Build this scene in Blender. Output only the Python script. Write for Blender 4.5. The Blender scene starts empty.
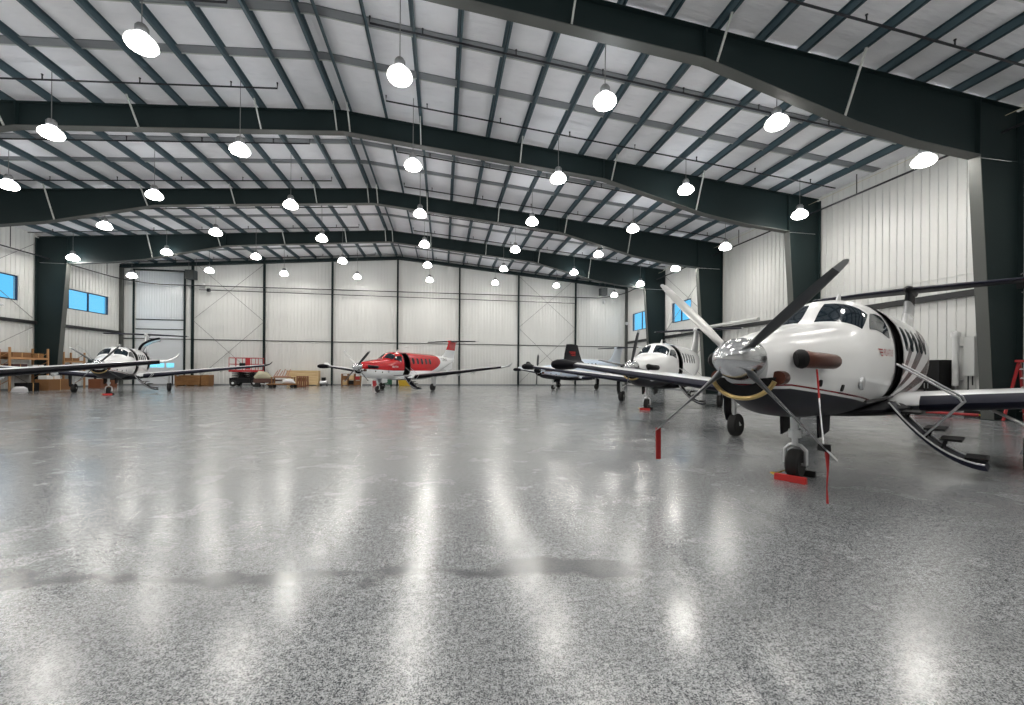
import bpy, math, random
from mathutils import Vector, Matrix
random.seed(7)
C = bpy.context.scene.collection
SC = bpy.context.scene
R = math.radians
PI = math.pi

# ------------------------------------------------------------------ materials
def mat(name, col, rough=.5, metal=0., coat=0., emit=None, es=0., spec=.5):
    m = bpy.data.materials.new(name); m.use_nodes = True
    b = m.node_tree.nodes['Principled BSDF']
    b.inputs['Base Color'].default_value = (*col, 1)
    b.inputs['Roughness'].default_value = rough
    b.inputs['Metallic'].default_value = metal
    b.inputs['Coat Weight'].default_value = coat
    b.inputs['Coat Roughness'].default_value = .08
    b.inputs['Specular IOR Level'].default_value = spec
    if emit:
        b.inputs['Emission Color'].default_value = (*emit, 1)
        b.inputs['Emission Strength'].default_value = es
    return m

class G:
    """small node-graph writer"""
    def __init__(s, m):
        s.t = m.node_tree; s.n = s.t.nodes; s.l = s.t.links; s.b = s.n['Principled BSDF']
    def put(s, inp, v):
        if isinstance(v, (int, float)): inp.default_value = v
        elif isinstance(v, tuple): inp.default_value = (*v, 1) if len(v) == 3 and inp.type == 'RGBA' else v
        else: s.l.new(v, inp)
    def math(s, op, a, b=0., c=0.):
        n = s.n.new('ShaderNodeMath'); n.operation = op
        for i, v in enumerate((a, b, c)): s.put(n.inputs[i], v)
        return n.outputs[0]
    def xyz(s):
        tc = s.n.new('ShaderNodeTexCoord'); sp = s.n.new('ShaderNodeSeparateXYZ')
        s.l.new(tc.outputs['Object'], sp.inputs[0]); s.obj = tc.outputs['Object']
        return sp.outputs
    def rng(s, v, a, b, c, d):
        n = s.n.new('ShaderNodeMapRange')
        for i, q in enumerate((v, a, b, c, d)): s.put(n.inputs[i], q)
        return n.outputs[0]
    def mix(s, f, a, b):
        n = s.n.new('ShaderNodeMix'); n.data_type = 'RGBA'
        s.put(n.inputs[0], f); s.put(n.inputs[6], a); s.put(n.inputs[7], b)
        return n.outputs[2]
    def noise(s, scale, detail=2., vec=None, rough=.5):
        n = s.n.new('ShaderNodeTexNoise'); n.inputs['Scale'].default_value = scale
        n.inputs['Detail'].default_value = detail; n.inputs['Roughness'].default_value = rough
        s.l.new(vec if vec is not None else s.obj, n.inputs['Vector'])
        return n.outputs[0]
    def scale(s, v):
        n = s.n.new('ShaderNodeMapping'); n.inputs['Scale'].default_value = v
        s.l.new(s.obj, n.inputs[0]); return n.outputs[0]
    def bump(s, h, strength, dist=.01, prev=None):
        n = s.n.new('ShaderNodeBump'); n.inputs['Strength'].default_value = strength
        n.inputs['Distance'].default_value = dist; s.l.new(h, n.inputs['Height'])
        if prev is not None: s.l.new(prev, n.inputs['Normal'])
        return n.outputs[0]

STEEL = mat('painted frame steel', (.010, .020, .021), .6, spec=.25)
STEEL_W = mat('painted column steel', (.08, .085, .08), .55)
PURL = mat('purlin steel', (.045, .080, .098), .5)
BRACE = mat('pale brace steel', (.5, .52, .5), .5)
DARK = mat('dark pipe', (.012, .013, .018), .45)
RODM = mat('bracing rod', (.20, .20, .20), .5)
GIRT = mat('dark girt steel', (.015, .016, .018), .5)
BAND = mat('insulation band', (.20, .21, .225), .7)
CABLE = mat('pale cable', (.55, .5, .35), .5)
PIPEW = mat('pale pipe', (.55, .56, .55), .35, .3)
BLACK = mat('black plastic', (.008, .008, .009), .55, spec=.2)
RUBBER = mat('tyre rubber', (.012, .012, .012), .75)
CHROME = mat('polished metal', (.72, .73, .75), .2, 1.)
GEARM = mat('gear metal', (.62, .63, .64), .3, .5)
ALU = mat('aluminium', (.6, .61, .63), .35, .9)
WHITEP = mat('white plane paint', (.82, .83, .84), .18, coat=.5)
NAVY = mat('navy boot rubber', (.008, .009, .022), .5, spec=.25)
BLACKP = mat('black gloss paint', (.005, .005, .008), .5, spec=.12)
REDP = mat('red gloss paint', (.55, .008, .012), .2, coat=.5)
GLASSD = mat('dark cockpit glass', (.010, .018, .026), .06, spec=.35)
GOLD = mat('inlet lip gold', (.55, .40, .17), .3, .7)
EXH = mat('brown exhaust steel', (.11, .035, .022), .33, .55)
PLUG = mat('tan plug', (.50, .31, .13), .6)
LINING = mat('cabin lining', (.05, .048, .05), .7)
BLADE = mat('propeller blade', (.055, .06, .066), .3, .3)
BLADE_SHEEN = mat('propeller blade with painted sheen', (.55, .55, .54), .3, .2)  # dark blade grey lightened on one blade, its reflection put into the colour
TIP = mat('blade tip grey', (.42, .43, .44), .4)
REDC = mat('red webbing', (.32, .012, .012), .75)
REDW = mat('red painted board', (.50, .012, .01), .5)
REDT = mat('red machine paint', (.40, .025, .03), .4)
LOGO = mat('red lettering', (.33, .012, .012), .4)
INK = mat('black lettering', (.02, .02, .025), .4)
WINK = mat('white lettering', (.85, .85, .85), .4)
ORANGE = mat('orange rack steel', (.44, .24, .11), .5)
TARP = mat('khaki tarp', (.42, .40, .29), .8)
GREENP = mat('green box paint', (.03, .13, .07), .5)
YELLOW = mat('yellow paint', (.62, .40, .03), .5)
CLOTH = mat('white cloth', (.75, .74, .76), .85)
WHITEB = mat('white box paint', (.70, .71, .71), .45)
BLUEW = mat('blue white paint', (.70, .76, .84), .2, coat=.5)
CARD = mat('cardboard', (.22, .105, .04), .75)
GLOWRIM = mat('glowing acrylic rim', (.9, .9, .88), .4, emit=(1., .97, .92), es=2.5)
ROOFMETAL = mat('lamp housing', (.25, .25, .25), .4, .5)
LAMP = mat('lamp lens', (1, .97, .93), .4, emit=(1., .965, .90), es=95.)
GLOWDOME = mat('glowing acrylic dome', (.9, .9, .88), .4, emit=(.93, .97, 1.), es=20.)
BLUELENS = mat('blue glass', (.12, .50, .62), .1, coat=.5)

def wood(name, c1, c2, sc):
    m = mat(name, c1, .65); g = G(m); g.xyz()
    n = g.noise(sc, 4., g.scale((1, 6, 10)))
    g.put(g.b.inputs['Base Color'], g.mix(g.rng(n, .35, .65, 0., 1.), c1, c2)); return m
WOOD = wood('brown crate timber', (.30, .15, .05), (.20, .09, .03), 2.)
PLY = wood('pale plywood', (.66, .50, .28), (.55, .38, .19), 1.2)

# floor: grey speckled epoxy, glossy, slightly wavy
FLOOR = mat('speckled epoxy floor', (.3, .3, .3), .3)
g = G(FLOOR); g.xyz()
sp = g.noise(120., 1.); sp2 = g.noise(48., 2.); big = g.noise(.35, 4.); mid = g.noise(1.6, 4.)
sp3 = g.noise(17., 3., rough=.65)
v = g.rng(g.math('ADD', g.math('MULTIPLY', sp3, .22), g.math('ADD', g.math('MULTIPLY', sp, .48), g.math('MULTIPLY', sp2, .30))), .42, .58, 0., 1.)
col = g.mix(v, (.035, .040, .046), (.45, .465, .48))
col = g.mix(g.math('MULTIPLY', g.rng(big, .45, .65, 0., 1.), .45), col, (.16, .165, .17))
xs, ys, zs = g.xyz()
# damp, darker band across the floor near the viewer
wob = g.math('MULTIPLY', g.math('SUBTRACT', g.noise(.9, 3.), .5), .55)
wid = g.rng(g.noise(1.3, 2.), .36, .62, .0, .24)
dist = g.math('ABSOLUTE', g.math('SUBTRACT', g.math('ADD', ys, wob), g.math('ADD', 3.27, g.math('MULTIPLY', xs, -.10))))
wet = g.math('MULTIPLY', g.rng(g.math('SUBTRACT', wid, dist), -.02, .07, 0., 1.), g.rng(xs, 1.2, 2.2, .8, 0.))
col = g.mix(wet, col, (.075, .08, .085))
g.put(g.b.inputs['Base Color'], col)
g.put(g.b.inputs['Coat Weight'], g.rng(v, 0., 1., .10, .55)); g.b.inputs['Coat IOR'].default_value = 1.6
cr = g.rng(mid, .35, .65, .15, .30); g.put(g.b.inputs['Coat Roughness'], cr)
ro = g.rng(g.math('ADD', g.math('MULTIPLY', mid, .6), g.math('MULTIPLY', big, .4)), .3, .7, .16, .27)
g.put(g.b.inputs['Roughness'], ro)
g.b.inputs['Specular IOR Level'].default_value = .6
h1 = g.noise(1.1, 2.); h2 = g.noise(60., 1.)
bn = g.bump(h2, .06, .003, g.bump(h1, .13, .03)); g.put(g.b.inputs['Normal'], bn); g.put(g.b.inputs['Coat Normal'], bn)

# wall liner panels and roof insulation
LINER = mat('white liner panel', (.66, .665, .65), .38)
g = G(LINER); g.xyz()
n = g.noise(.5, 3., g.scale((1, 1, .25)))
g.put(g.b.inputs['Base Color'], g.mix(g.rng(n, .35, .7, 0., .35), (.68, .685, .67), (.56, .565, .555)))
DOORP = mat('white door panel', (.70, .73, .76), .3)
INSUL = mat('white roof insulation', (.60, .60, .62), .55)
g = G(INSUL); g.xyz()
n = g.noise(1.4, 4., g.scale((.6, 2.4, 1)))
g.put(g.b.inputs['Normal'], g.bump(n, .55, .12))
n2 = g.noise(.8, 3.)
g.put(g.b.inputs['Base Color'], g.mix(g.rng(n2, .35, .7, 0., .6), (.84, .84, .87), (.70, .70, .73)))

GLASS = bpy.data.materials.new('window glass'); GLASS.use_nodes = True
t = GLASS.node_tree; t.nodes.clear()
o_ = t.nodes.new('ShaderNodeOutputMaterial'); mx = t.nodes.new('ShaderNodeMixShader')
tr = t.nodes.new('ShaderNodeBsdfTransparent'); gl = t.nodes.new('ShaderNodeBsdfGlossy')
gl.inputs['Roughness'].default_value = .02; mx.inputs[0].default_value = .06
t.links.new(tr.outputs[0], mx.inputs[1]); t.links.new(gl.outputs[0], mx.inputs[2]); t.links.new(mx.outputs[0], o_.inputs[0])

# aircraft liveries, painted in the aircraft's own axes (x aft, y starboard, z up)
def livery(name, top=(.86, .865, .87), belly=(.010, .011, .018), line=(.22, .015, .02), zebra=False, red=False):
    m = mat(name, top, .22, coat=.2); g = G(m); x, y, z = g.xyz()
    if red:
        low = g.rng(x, .6, 3.2, 1.62, 1.50)
        aft = g.math('SUBTRACT', 9.9, g.math('MULTIPLY', g.math('POWER', g.math('ABSOLUTE', g.math('SUBTRACT', z, 2.35)), 2.), 2.2))
        k = g.math('MULTIPLY', g.math('GREATER_THAN', z, low), g.math('LESS_THAN', x, aft))
        col = g.mix(k, top, (.43, .003, .006))
        g.put(g.b.inputs['Base Color'], col); return m
    thr = g.rng(x, 1.0, 3.9, 1.40, 1.10)
    col = top
    if zebra:
        ang = g.math('ARCTAN2', g.math('SUBTRACT', z, .75), g.math('SUBTRACT', x, 3.7))
        s = g.math('SINE', g.math('MULTIPLY', ang, 40.))
        k = g.math('GREATER_THAN', s, -.05)
        k = g.math('MULTIPLY', k, g.math('GREATER_THAN', x, 4.85))
        k = g.math('MULTIPLY', k, g.math('LESS_THAN', ang, g.rng(x, 4.8, 8.5, .62, .36)))
        n = g.noise(1.2, 1.)
        col = g.mix(k, top, g.mix(g.rng(n, .4, .6, 0., 1.), (.02, .018, .022), (.12, .085, .095)))
    ln = g.math('MULTIPLY', g.math('LESS_THAN', z, g.math('ADD', thr, .055)), g.math('GREATER_THAN', z, g.math('ADD', thr, .033)))
    col = g.mix(ln, col, line)
    lowm = g.math('LESS_THAN', z, thr); col = g.mix(lowm, col, belly)
    g.put(g.b.inputs['Roughness'], g.rng(lowm, 0., 1., .22, .45)); g.put(g.b.inputs['Specular IOR Level'], g.rng(lowm, 0., 1., .5, .25)); g.put(g.b.inputs['Coat Weight'], g.rng(lowm, 0., 1., .2, 0.))
    g.put(g.b.inputs['Base Color'], col)
    return m

def wingpaint(name, top, under, split=.0):
    m = mat(name, top, .2, coat=.4); g = G(m)
    ge = g.n.new('ShaderNodeNewGeometry')
    x, y, z = g.xyz()
    # upper skin white, lower skin dark: split on the wing's own mean surface (z rises with |y|)
    zm = g.math('ADD', WZ0 - .02, g.math('MULTIPLY', g.math('SUBTRACT', g.math('ABSOLUTE', y), .85), WDI))
    g.put(g.b.inputs['Base Color'], g.mix(g.math('GREATER_THAN', z, zm), under, top))
    return m

# ------------------------------------------------------------------ mesh helpers
class MB:
    def __init__(s): s.v = []; s.f = []; s.m = []
    def add(s, vs, fs, mi=0):
        o = len(s.v); s.v += [tuple(p) for p in vs]
        for f in fs: s.f.append([i + o for i in f]); s.m.append(mi)
    def box(s, a, b, mi=0):
        x0, y0, z0 = a; x1, y1, z1 = b
        s.add([(x0,y0,z0),(x1,y0,z0),(x1,y1,z0),(x0,y1,z0),(x0,y0,z1),(x1,y0,z1),(x1,y1,z1),(x0,y1,z1)],
              [(3,2,1,0),(4,5,6,7),(0,1,5,4),(1,2,6,5),(2,3,7,6),(3,0,4,7)], mi); return s
    def obox(s, c, sx, sy, sz, rot, mi=0):
        vs = []
        for q in [(-1,-1,-1),(1,-1,-1),(1,1,-1),(-1,1,-1),(-1,-1,1),(1,-1,1),(1,1,1),(-1,1,1)]:
            vs.append(Vector(c) + rot @ Vector((q[0]*sx/2, q[1]*sy/2, q[2]*sz/2)))
        s.add(vs, [(3,2,1,0),(4,5,6,7),(0,1,5,4),(1,2,6,5),(2,3,7,6),(3,0,4,7)], mi); return s
    def bar(s, p, q, w, h, mi=0, up=(0,0,1)):
        p = Vector(p); q = Vector(q); d = (q - p); L = d.length; d.normalize()
        u = Vector(up)
        if abs(d.dot(u)) > .98: u = Vector((1,0,0))
        r = d.cross(u).normalized(); u = r.cross(d)
        rot = Matrix((d, r, u)).transposed()
        return s.obox((p + q)/2, L, w, h, rot, mi)
    def tube(s, pts, rad, n=8, mi=0, cap=True):
        pts = [Vector(p) for p in pts]; rs = rad if isinstance(rad, (list, tuple)) else [rad]*len(pts)
        rings = []; u = None
        for i, p in enumerate(pts):
            a = pts[max(0, i-1)]; b = pts[min(len(pts)-1, i+1)]; d = (b - a).normalized()
            if u is None:
                u = Vector((0,0,1)) if abs(d.z) < .9 else Vector((1,0,0))
            u = (u - d*u.dot(d)).normalized(); w = d.cross(u)
            rings.append([p + (u*math.cos(2*PI*k/n) + w*math.sin(2*PI*k/n))*rs[i] for k in range(n)])
        return s.loft(rings, mi, cap)
    def loft(s, rings, mi=0, cap=True, closed=True):
        n = len(rings[0]); vs = [p for r in rings for p in r]; fs = []
        for i in range(len(rings)-1):
            for k in range(n if closed else n-1):
                k2 = (k+1) % n
                fs.append((i*n+k, i*n+k2, (i+1)*n+k2, (i+1)*n+k))
        if cap:
            fs.append(tuple(range(n-1, -1, -1))); fs.append(tuple((len(rings)-1)*n+k for k in range(n)))
        s.add(vs, fs, mi); return s
    def lathe(s, prof, c, axis='z', n=16, mi=0, cap=True):
        rings = []
        for r, h in prof:
            ring = []
            for k in range(n):
                a = 2*PI*k/n; p, q = r*math.cos(a), r*math.sin(a)
                ring.append((c[0]+p, c[1]+q, c[2]+h) if axis == 'z' else (c[0]+h, c[1]+p, c[2]+q) if axis == 'x' else (c[0]+p, c[1]+h, c[2]+q))
            rings.append(ring)
        return s.loft(rings, mi, cap)
    def prism(s, poly, axis, a, b, mi=0):
        def P(u, w, t): return (t, u, w) if axis == 'x' else (u, t, w) if axis == 'y' else (u, w, t)
        return s.loft([[P(u, w, a) for u, w in poly], [P(u, w, b) for u, w in poly]], mi)
    def build(s, name, mats, parent=None, smooth=False, bevel=0.):
        import bmesh
        me = bpy.data.meshes.new(name); me.from_pydata([tuple(p) for p in s.v], [], s.f)
        mats = mats if isinstance(mats, (list, tuple)) else [mats]
        for m in mats: me.materials.append(m)
        me.polygons.foreach_set('material_index', s.m)
        bm = bmesh.new(); bm.from_mesh(me); bmesh.ops.recalc_face_normals(bm, faces=bm.faces); bm.to_mesh(me); bm.free()
        if smooth:
            me.polygons.foreach_set('use_smooth', [True]*len(me.polygons))
            me.set_sharp_from_angle(angle=R(38))
        o = bpy.data.objects.new(name, me); C.objects.link(o)
        if parent: o.parent = parent
        if bevel:
            bv = o.modifiers.new('edge', 'BEVEL'); bv.width = bevel; bv.segments = 2; bv.limit_method = 'ANGLE'
        return o

def tag(o, label, cat, group=None):
    o['label'] = label; o['category'] = cat
    if group: o['group'] = group
    return o
def struct(o): o['kind'] = 'structure'; return o
def thing(name, label, cat, loc=(0,0,0), rz=0., group=None):
    o = bpy.data.objects.new(name, None); C.objects.link(o); o.location = loc; o.rotation_euler = (0,0,rz)
    o.empty_display_size = .2
    return tag(o, label, cat, group)
def copy_tree(o, parent=None):
    c = o.copy(); C.objects.link(c)
    if parent: c.parent = parent
    for ch in list(o.children): copy_tree(ch, c)
    return c
def ordn(i): return ['first','second','third','fourth','fifth','sixth','seventh','eighth','ninth','tenth','eleventh','twelfth'][i]

# ------------------------------------------------------------------ hangar
XL, XR, XC = -28.45, 19.85, -4.3
YB, YF = 41.75, -14.0
RIDGE, SL = 13.02, .0833           # insulation plane
def roofz(x): return RIDGE - SL*abs(x - XC)
def purz(x): return roofz(x) - .25  # underside of purlins

f = MB(); f.box((XL-.3, YF-.3, -.3), (XR+.3, YB+.3, 0)); struct(f.build('floor', FLOOR))
f = MB()
for a, b in ((XL-.3, XC), (XC, XR+.3)):
    n = 30
    f.loft([[(a+(b-a)*i/n, YF-.3, roofz(a+(b-a)*i/n)) for i in range(n+1)], [(a+(b-a)*i/n, YB+.3, roofz(a+(b-a)*i/n)) for i in range(n+1)]], cap=False, closed=False)
    f.add([(a, YF-.3, roofz(a)+.2), (b, YF-.3, roofz(b)+.2), (b, YB+.3, roofz(b)+.2), (a, YB+.3, roofz(a)+.2)], [(0,1,2,3)])
struct(f.build('ceiling', INSUL))

def ribs(mb, u0, u1, z0, z1, P, pitch=.305, ztop=None):
    """ribbed liner sheet between u0..u1; P(u, depth, z) gives a point; ztop(u) optional sloping top"""
    us = [u0]; k = math.ceil(u0/pitch + 1e-6)
    ds = [0.]
    while k*pitch < u1 - .06:
        c = k*pitch
        if c - .05 > u0:
            us += [c-.032, c-.018, c+.018, c+.032]; ds += [0., .028, .028, 0.]
        k += 1
    us.append(u1); ds.append(0.)
    zt = ztop or (lambda u: z1)
    mb.loft([[P(u, d, z0) for u, d in zip(us, ds)], [P(u, d, zt(u)) for u, d in zip(us, ds)]], cap=False, closed=False)

def wall_with_windows(name, X, sgn, wins):
    m = MB(); P = lambda u, d, z: (X - sgn*d, u, z)
    TOP = roofz(X)+.02
    segs = []; y = YF
    for (a, b, z0, z1) in wins:
        if a > y: segs.append((y, a, 0, TOP))
        segs += [(a, b, 0, z0), (a, b, z1, TOP)]; y = b
    segs.append((y, YB, 0, TOP))
    for s in segs: ribs(m, *s, P)
    # outer cladding and reveals round the openings
    for s in segs: m.box((min(X+sgn*.22, X+sgn*.26), s[0], s[2]), (max(X+sgn*.22, X+sgn*.26), s[1], s[3]))
    for (a, b, z0, z1) in wins:
        x0, x1 = sorted((X, X+sgn*.24))
        m.box((x0, a-.02, z0-.02), (x1, b+.02, z0)); m.box((x0, a-.02, z1), (x1, b+.02, z1+.02))
        m.box((x0, a-.02, z0), (x1, a, z1)); m.box((x0, b, z0), (x1, b+.02, z1))
    return struct(m.build(name, LINER))
WINL = [(27.4, 32.8, 6.08, 7.75), (35.2, 40.35, 6.08, 7.65)]
WINR = [(30.1, 32.85, 5.82, 7.55), (35.4, 40.4, 5.8, 7.65)]
wall_with_windows('wall_left', XL, -1, WINL)
wall_with_windows('wall_right', XR, 1, WINR)
nw = 0
def window(X, sgn, w, muls):
    global nw; nw += 1
    a, b, z0, z1 = w; m = MB(); x0, x1 = sorted((X+sgn*.02, X+sgn*.10)); t_ = .07
    m.box((x0, a, z0), (x1, b, z0+t_)); m.box((x0, a, z1-t_), (x1, b, z1))
    m.box((x0, a, z0+t_), (x1, a+t_, z1-t_)); m.box((x0, b-t_, z0+t_), (x1, b, z1-t_))
    for y in muls: m.box((x0, y-.05, z0+t_), (x1, y+.05, z1-t_))
    fr = struct(m.build('window_%d' % nw, mat('dark blue window frame', (.02, .035, .08), .4)))
    p = MB(); xc = (x0+x1)/2
    p.box((xc-.006, a+t_, z0+t_), (xc+.006, b-t_, z1-t_)); p.build('pane', GLASS, fr)
window(XL, -1, WINL[0], [29.3, 31.1]); window(XL, -1, WINL[1], [36.6, 38.4])
window(XR, 1, WINR[0], [31.5]); window(XR, 1, WINR[1], [36.8, 38.4])

# back wall with an overhead door at its left end, front wall behind the camera
DX0, DX1, DTOP = -27.35, -23.35, 10.35
m = MB(); P = lambda u, d, z: (u, YB - d, z); RT = lambda u: roofz(u)+.02
ribs(m, XL, DX0, 0, 0, P, ztop=RT)
ribs(m, DX0, DX1, DTOP, 0, P, ztop=RT)
for a, b in ((DX1, -4.3), (-4.3, XR)): ribs(m, a, b, 0, 0, P, ztop=RT)
m.prism([(XL, 0), (XR, 0), (XR, roofz(XR)), (XC, RIDGE), (XL, roofz(XL))], 'y', YB+.22, YB+.26)
m.box((DX0-.02, YB, 0), (DX0, YB+.22, DTOP)); m.box((DX1, YB, 0), (DX1+.02, YB+.22, DTOP)); m.box((DX0, YB, DTOP), (DX1, YB+.22, DTOP+.02))
struct(m.build('wall_back', LINER))
m = MB(); m.prism([(XL, 0), (XR, 0), (XR, roofz(XR)), (XC, RIDGE), (XL, roofz(XL))], 'y', YF-.2, YF)
struct(m.build('wall_front', LINER))
# overhead door
m = MB()
ribs(m, DX0+.02, DX1-.02, 6.0, DTOP-.02, lambda u, d, z: (u, YB+.12-d, z), .2)
ribs(m, DX0+.02, DX1-.02, 5.12, 5.95, lambda u, d, z: (u, YB+.10-d*0, z), 5.)

for k in range(6):
    z0 = .02 + k*.84; m.box((DX0+.02, YB+.06, z0), (DX1-.02, YB+.11, z0+.83))
door = struct(m.build('door_1', DOORP))
for k in range(4):
    w = MB(); x = (-26.95, -26.25, -25.62, -24.82)[k]
    w.box((x, YB+.045, 1.62), (x+.6, YB+.062, 2.02)); w.build('door_window', mat('sky blue door glass', (.10, .45, .60), .15, emit=(.25, .75, 1.), es=.9), door)
w = MB()
w.box((DX0-.10, YB-.14, 0), (DX0+.02, YB-.04, DTOP+.1)); w.box((DX1-.02, YB-.14, 0), (DX1+.10, YB-.04, DTOP+.1)); w.box((DX0-.1, YB-.14, DTOP), (DX1+.1, YB-.04, DTOP+.12))
w.box((DX0+.02, YB+.05, 5.92), (DX1-.02, YB+.09, 6.0)); w.box((DX0+.02, YB+.03, 5.05), (DX1-.02, YB+.06, 5.12))
struct(w.build('trim_1', STEEL))

# girts (dark mid rails), low girt and base trim
def gird(n, a, b, M=GIRT): m = MB(); m.box(a, b); struct(m.build('trim_%d' % n, M))
gird(2, (XR-.20, YF, 4.55), (XR-.03, YB, 4.78)); gird(3, (XL+.03, YF, 4.60), (XL+.20, YB, 4.82))
gird(4, (XL, YB-.06, 4.17), (XR, YB-.03, 4.24))
gird(5, (XR-.05, YF, 5.43), (XR-.025, YB, 5.45), LINER)
m = MB(); m.box((XL, YB-.07, 0), (XR, YB-.03, .12)); struct(m.build('baseboard_back', BAND))
m = MB(); m.box((XR-.07, YF, 0), (XR-.03, YB-.08, .12)); struct(m.build('baseboard_right', BAND))
m = MB(); m.box((XL+.03, YF, 0), (XL+.07, YB-.08, .12)); struct(m.build('baseboard_left', BAND))

# roof bands across the insulation
nt = 6
for k in range(-2, 5):
    for fr_ in (.36, .62):
        y = 11 + 7.65*k + 7.65*fr_
        if y > 41: continue
        m = MB()
        for a, b in ((XL+.05, XC), (XC, XR-.05)):
            m.prism([(a, roofz(a)-.03), (b, roofz(b)-.03), (b, roofz(b)-.005), (a, roofz(a)-.005)], 'y', y-.17, y+.17)
            m.prism([(a, roofz(a)-.05), (b, roofz(b)-.05), (b, roofz(b)-.03), (a, roofz(a)-.03)], 'y', y+.17, y+.21, 1)
        struct(m.build('trim_%d' % nt, [BAND, BRACE])); nt += 1

# purlins along the roof
offs = [.27] + [.27 + 1.5*k for k in range(1, 16)]
for s in (-1, 1):
    for d in offs:
        x = XC + s*d; z = roofz(x)
        m = MB(); m.box((x-.012, YF, z-.25), (x+.012, YB, z-.0)); m.box((x-.012, YF, z-.25), (x+s*.085, YB, z-.235)); m.box((x-s*.085, YF, z-.012), (x+.012*s, YB, z-.002))
        tag(m.build('roof_purlin', PURL), 'dark grey steel roof purlin running along the hangar under the white insulation', 'roof beam', 'roof purlins')

# main frames
FR = [-4.3, 3.35, 11.0, 18.65, 26.3, 33.95]
prof = [(0., 11.86), (11.9, 10.84), (17.2, 9.55), (19.5, 9.2), (22.1, 8.98)]
def und(d):
    for (a, za), (b, zb) in zip(prof, prof[1:]):
        if d <= b: return za + (zb-za)*(d-a)/(b-a)
    return prof[-1][1]
names = {0: 'behind the viewer', 1: 'just over the viewer', 2: 'nearest the viewer in view', 3: 'second nearest the viewer', 4: 'third nearest the viewer', 5: 'fourth, closest to the back wall'}
for i, Y in enumerate(FR):
    if i < 1: continue
    m = MB()
    for s in (-1, 1):
        poly = [(XC, und(0)), ] + [(XC+s*d, z) for d, z in prof[1:]] + [(XC+s*23.9, 8.98), (XC+s*23.9, purz(XC+23.9)-.01), (XC, purz(XC)-.01)]
        m.prism(poly, 'y', Y-.012, Y+.012)
        pts = [(XC+s*d, z) for d, z in prof]
        for (a, za), (b, zb) in zip(pts, pts[1:]):
            m.prism([(a, za), (b, zb), (b, zb-.03), (a, za-.03)], 'y', Y-.17, Y+.17, 1)
        m.prism([(XC, purz(XC)-.035), (XC+s*23.9, purz(XC+23.9)-.035), (XC+s*23.9, purz(XC+23.9)-.01), (XC, purz(XC)-.01)], 'y', Y-.15, Y+.15)
        for d in (11.9, 22.1):  # stiffeners / splice plates
            m.box((XC+s*d-.02, Y-.16, und(d)), (XC+s*d+.02, Y+.16, purz(XC+d)-.03))
    o = m.build('roof_rafter', [STEEL, STEEL_W])
    tag(o, 'long dark green steel roof rafter across the hangar, %s' % names[i], 'roof beam', 'roof rafters')
    for s in (-1, 1):
        for k in (0, 2, 5, 8, 11):
            d = offs[k]; x = XC+s*d
            b = MB(); b.bar((x, Y-.75, purz(x)-.01), (x, Y-.10, und(d)+.03), .05, .05); b.build('flange_brace', BRACE, o)
    for s, side in ((-1, 'left'), (1, 'right')):
        m = MB(); d0, d1, do = 22.1, 22.75, 24.02
        m.prism([(XC+s*d0, 8.95), (XC+s*d1, .02), (XC+s*do, .02), (XC+s*do, 10.7), (XC+s*23.92, 10.7), (XC+s*23.92, 8.95)], 'y', Y-.012, Y+.012)
        m.prism([(XC+s*d0, 8.94), (XC+s*d1, .02), (XC+s*(d1-.03), .02), (XC+s*(d0-.03), 8.94)], 'y', Y-.17, Y+.17, 1)
        m.prism([(XC+s*do, 10.7), (XC+s*do, .02), (XC+s*(do-.03), .02), (XC+s*(do-.03), 10.7)], 'y', Y-.15, Y+.15)
        m.box((min(XC+s*d1, XC+s*do)-.05, Y-.2, 0), (max(XC+s*d1, XC+s*do)+.05, Y+.2, .025))
        tag(m.build('steel_column', [STEEL, STEEL_W]), 'tapered dark steel column on the %s wall under the rafter %s' % (side, names[i]), 'column', 'wall columns')

# end-wall posts and rafter
pn = ['leftmost, beside the overhead door', 'second from the left, behind the red lift', 'third from the left', 'under the roof ridge', 'right of the red tail fin', 'third from the right', 'rightmost, behind the pale blue plane']
for i, x in enumerate((-22.62, -16.6, -10.56, -4.45, 1.64, 7.74, 13.93)):
    m = MB(); T = purz(x)-.3; m.box((x-.075, YB-.25, 0), (x+.075, YB-.235, T)); m.box((x-.075, YB-.065, 0), (x+.075, YB-.05, T)); m.box((x-.012, YB-.235, 0), (x+.012, YB-.065, T)); m.box((x-.12, YB-.27, 0), (x+.12, YB-.045, .02))
    tag(m.build('steel_post', STEEL), 'slim dark steel post on the back wall, %s' % pn[i], 'post', 'back wall posts')
m = MB()
for s in (-1, 1):
    m.prism([(XC, purz(XC)-.30), (XC+s*24, purz(XC+24)-.30), (XC+s*24, purz(XC+24)-.02), (XC, purz(XC)-.02)], 'y', YB-.40, YB-.06)
tag(m.build('roof_rafter', STEEL), 'straight dark rafter along the top of the back wall', 'roof beam', 'roof rafters')
for x, nm in ((XL+.16, 'left'), (XR-.16, 'right')):
    m = MB(); m.box((x-.11, YB-.3, 0), (x+.11, YB-.05, 10.6)); tag(m.build('steel_post', STEEL_W), 'grey corner post at the %s end of the back wall' % nm, 'post')

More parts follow.
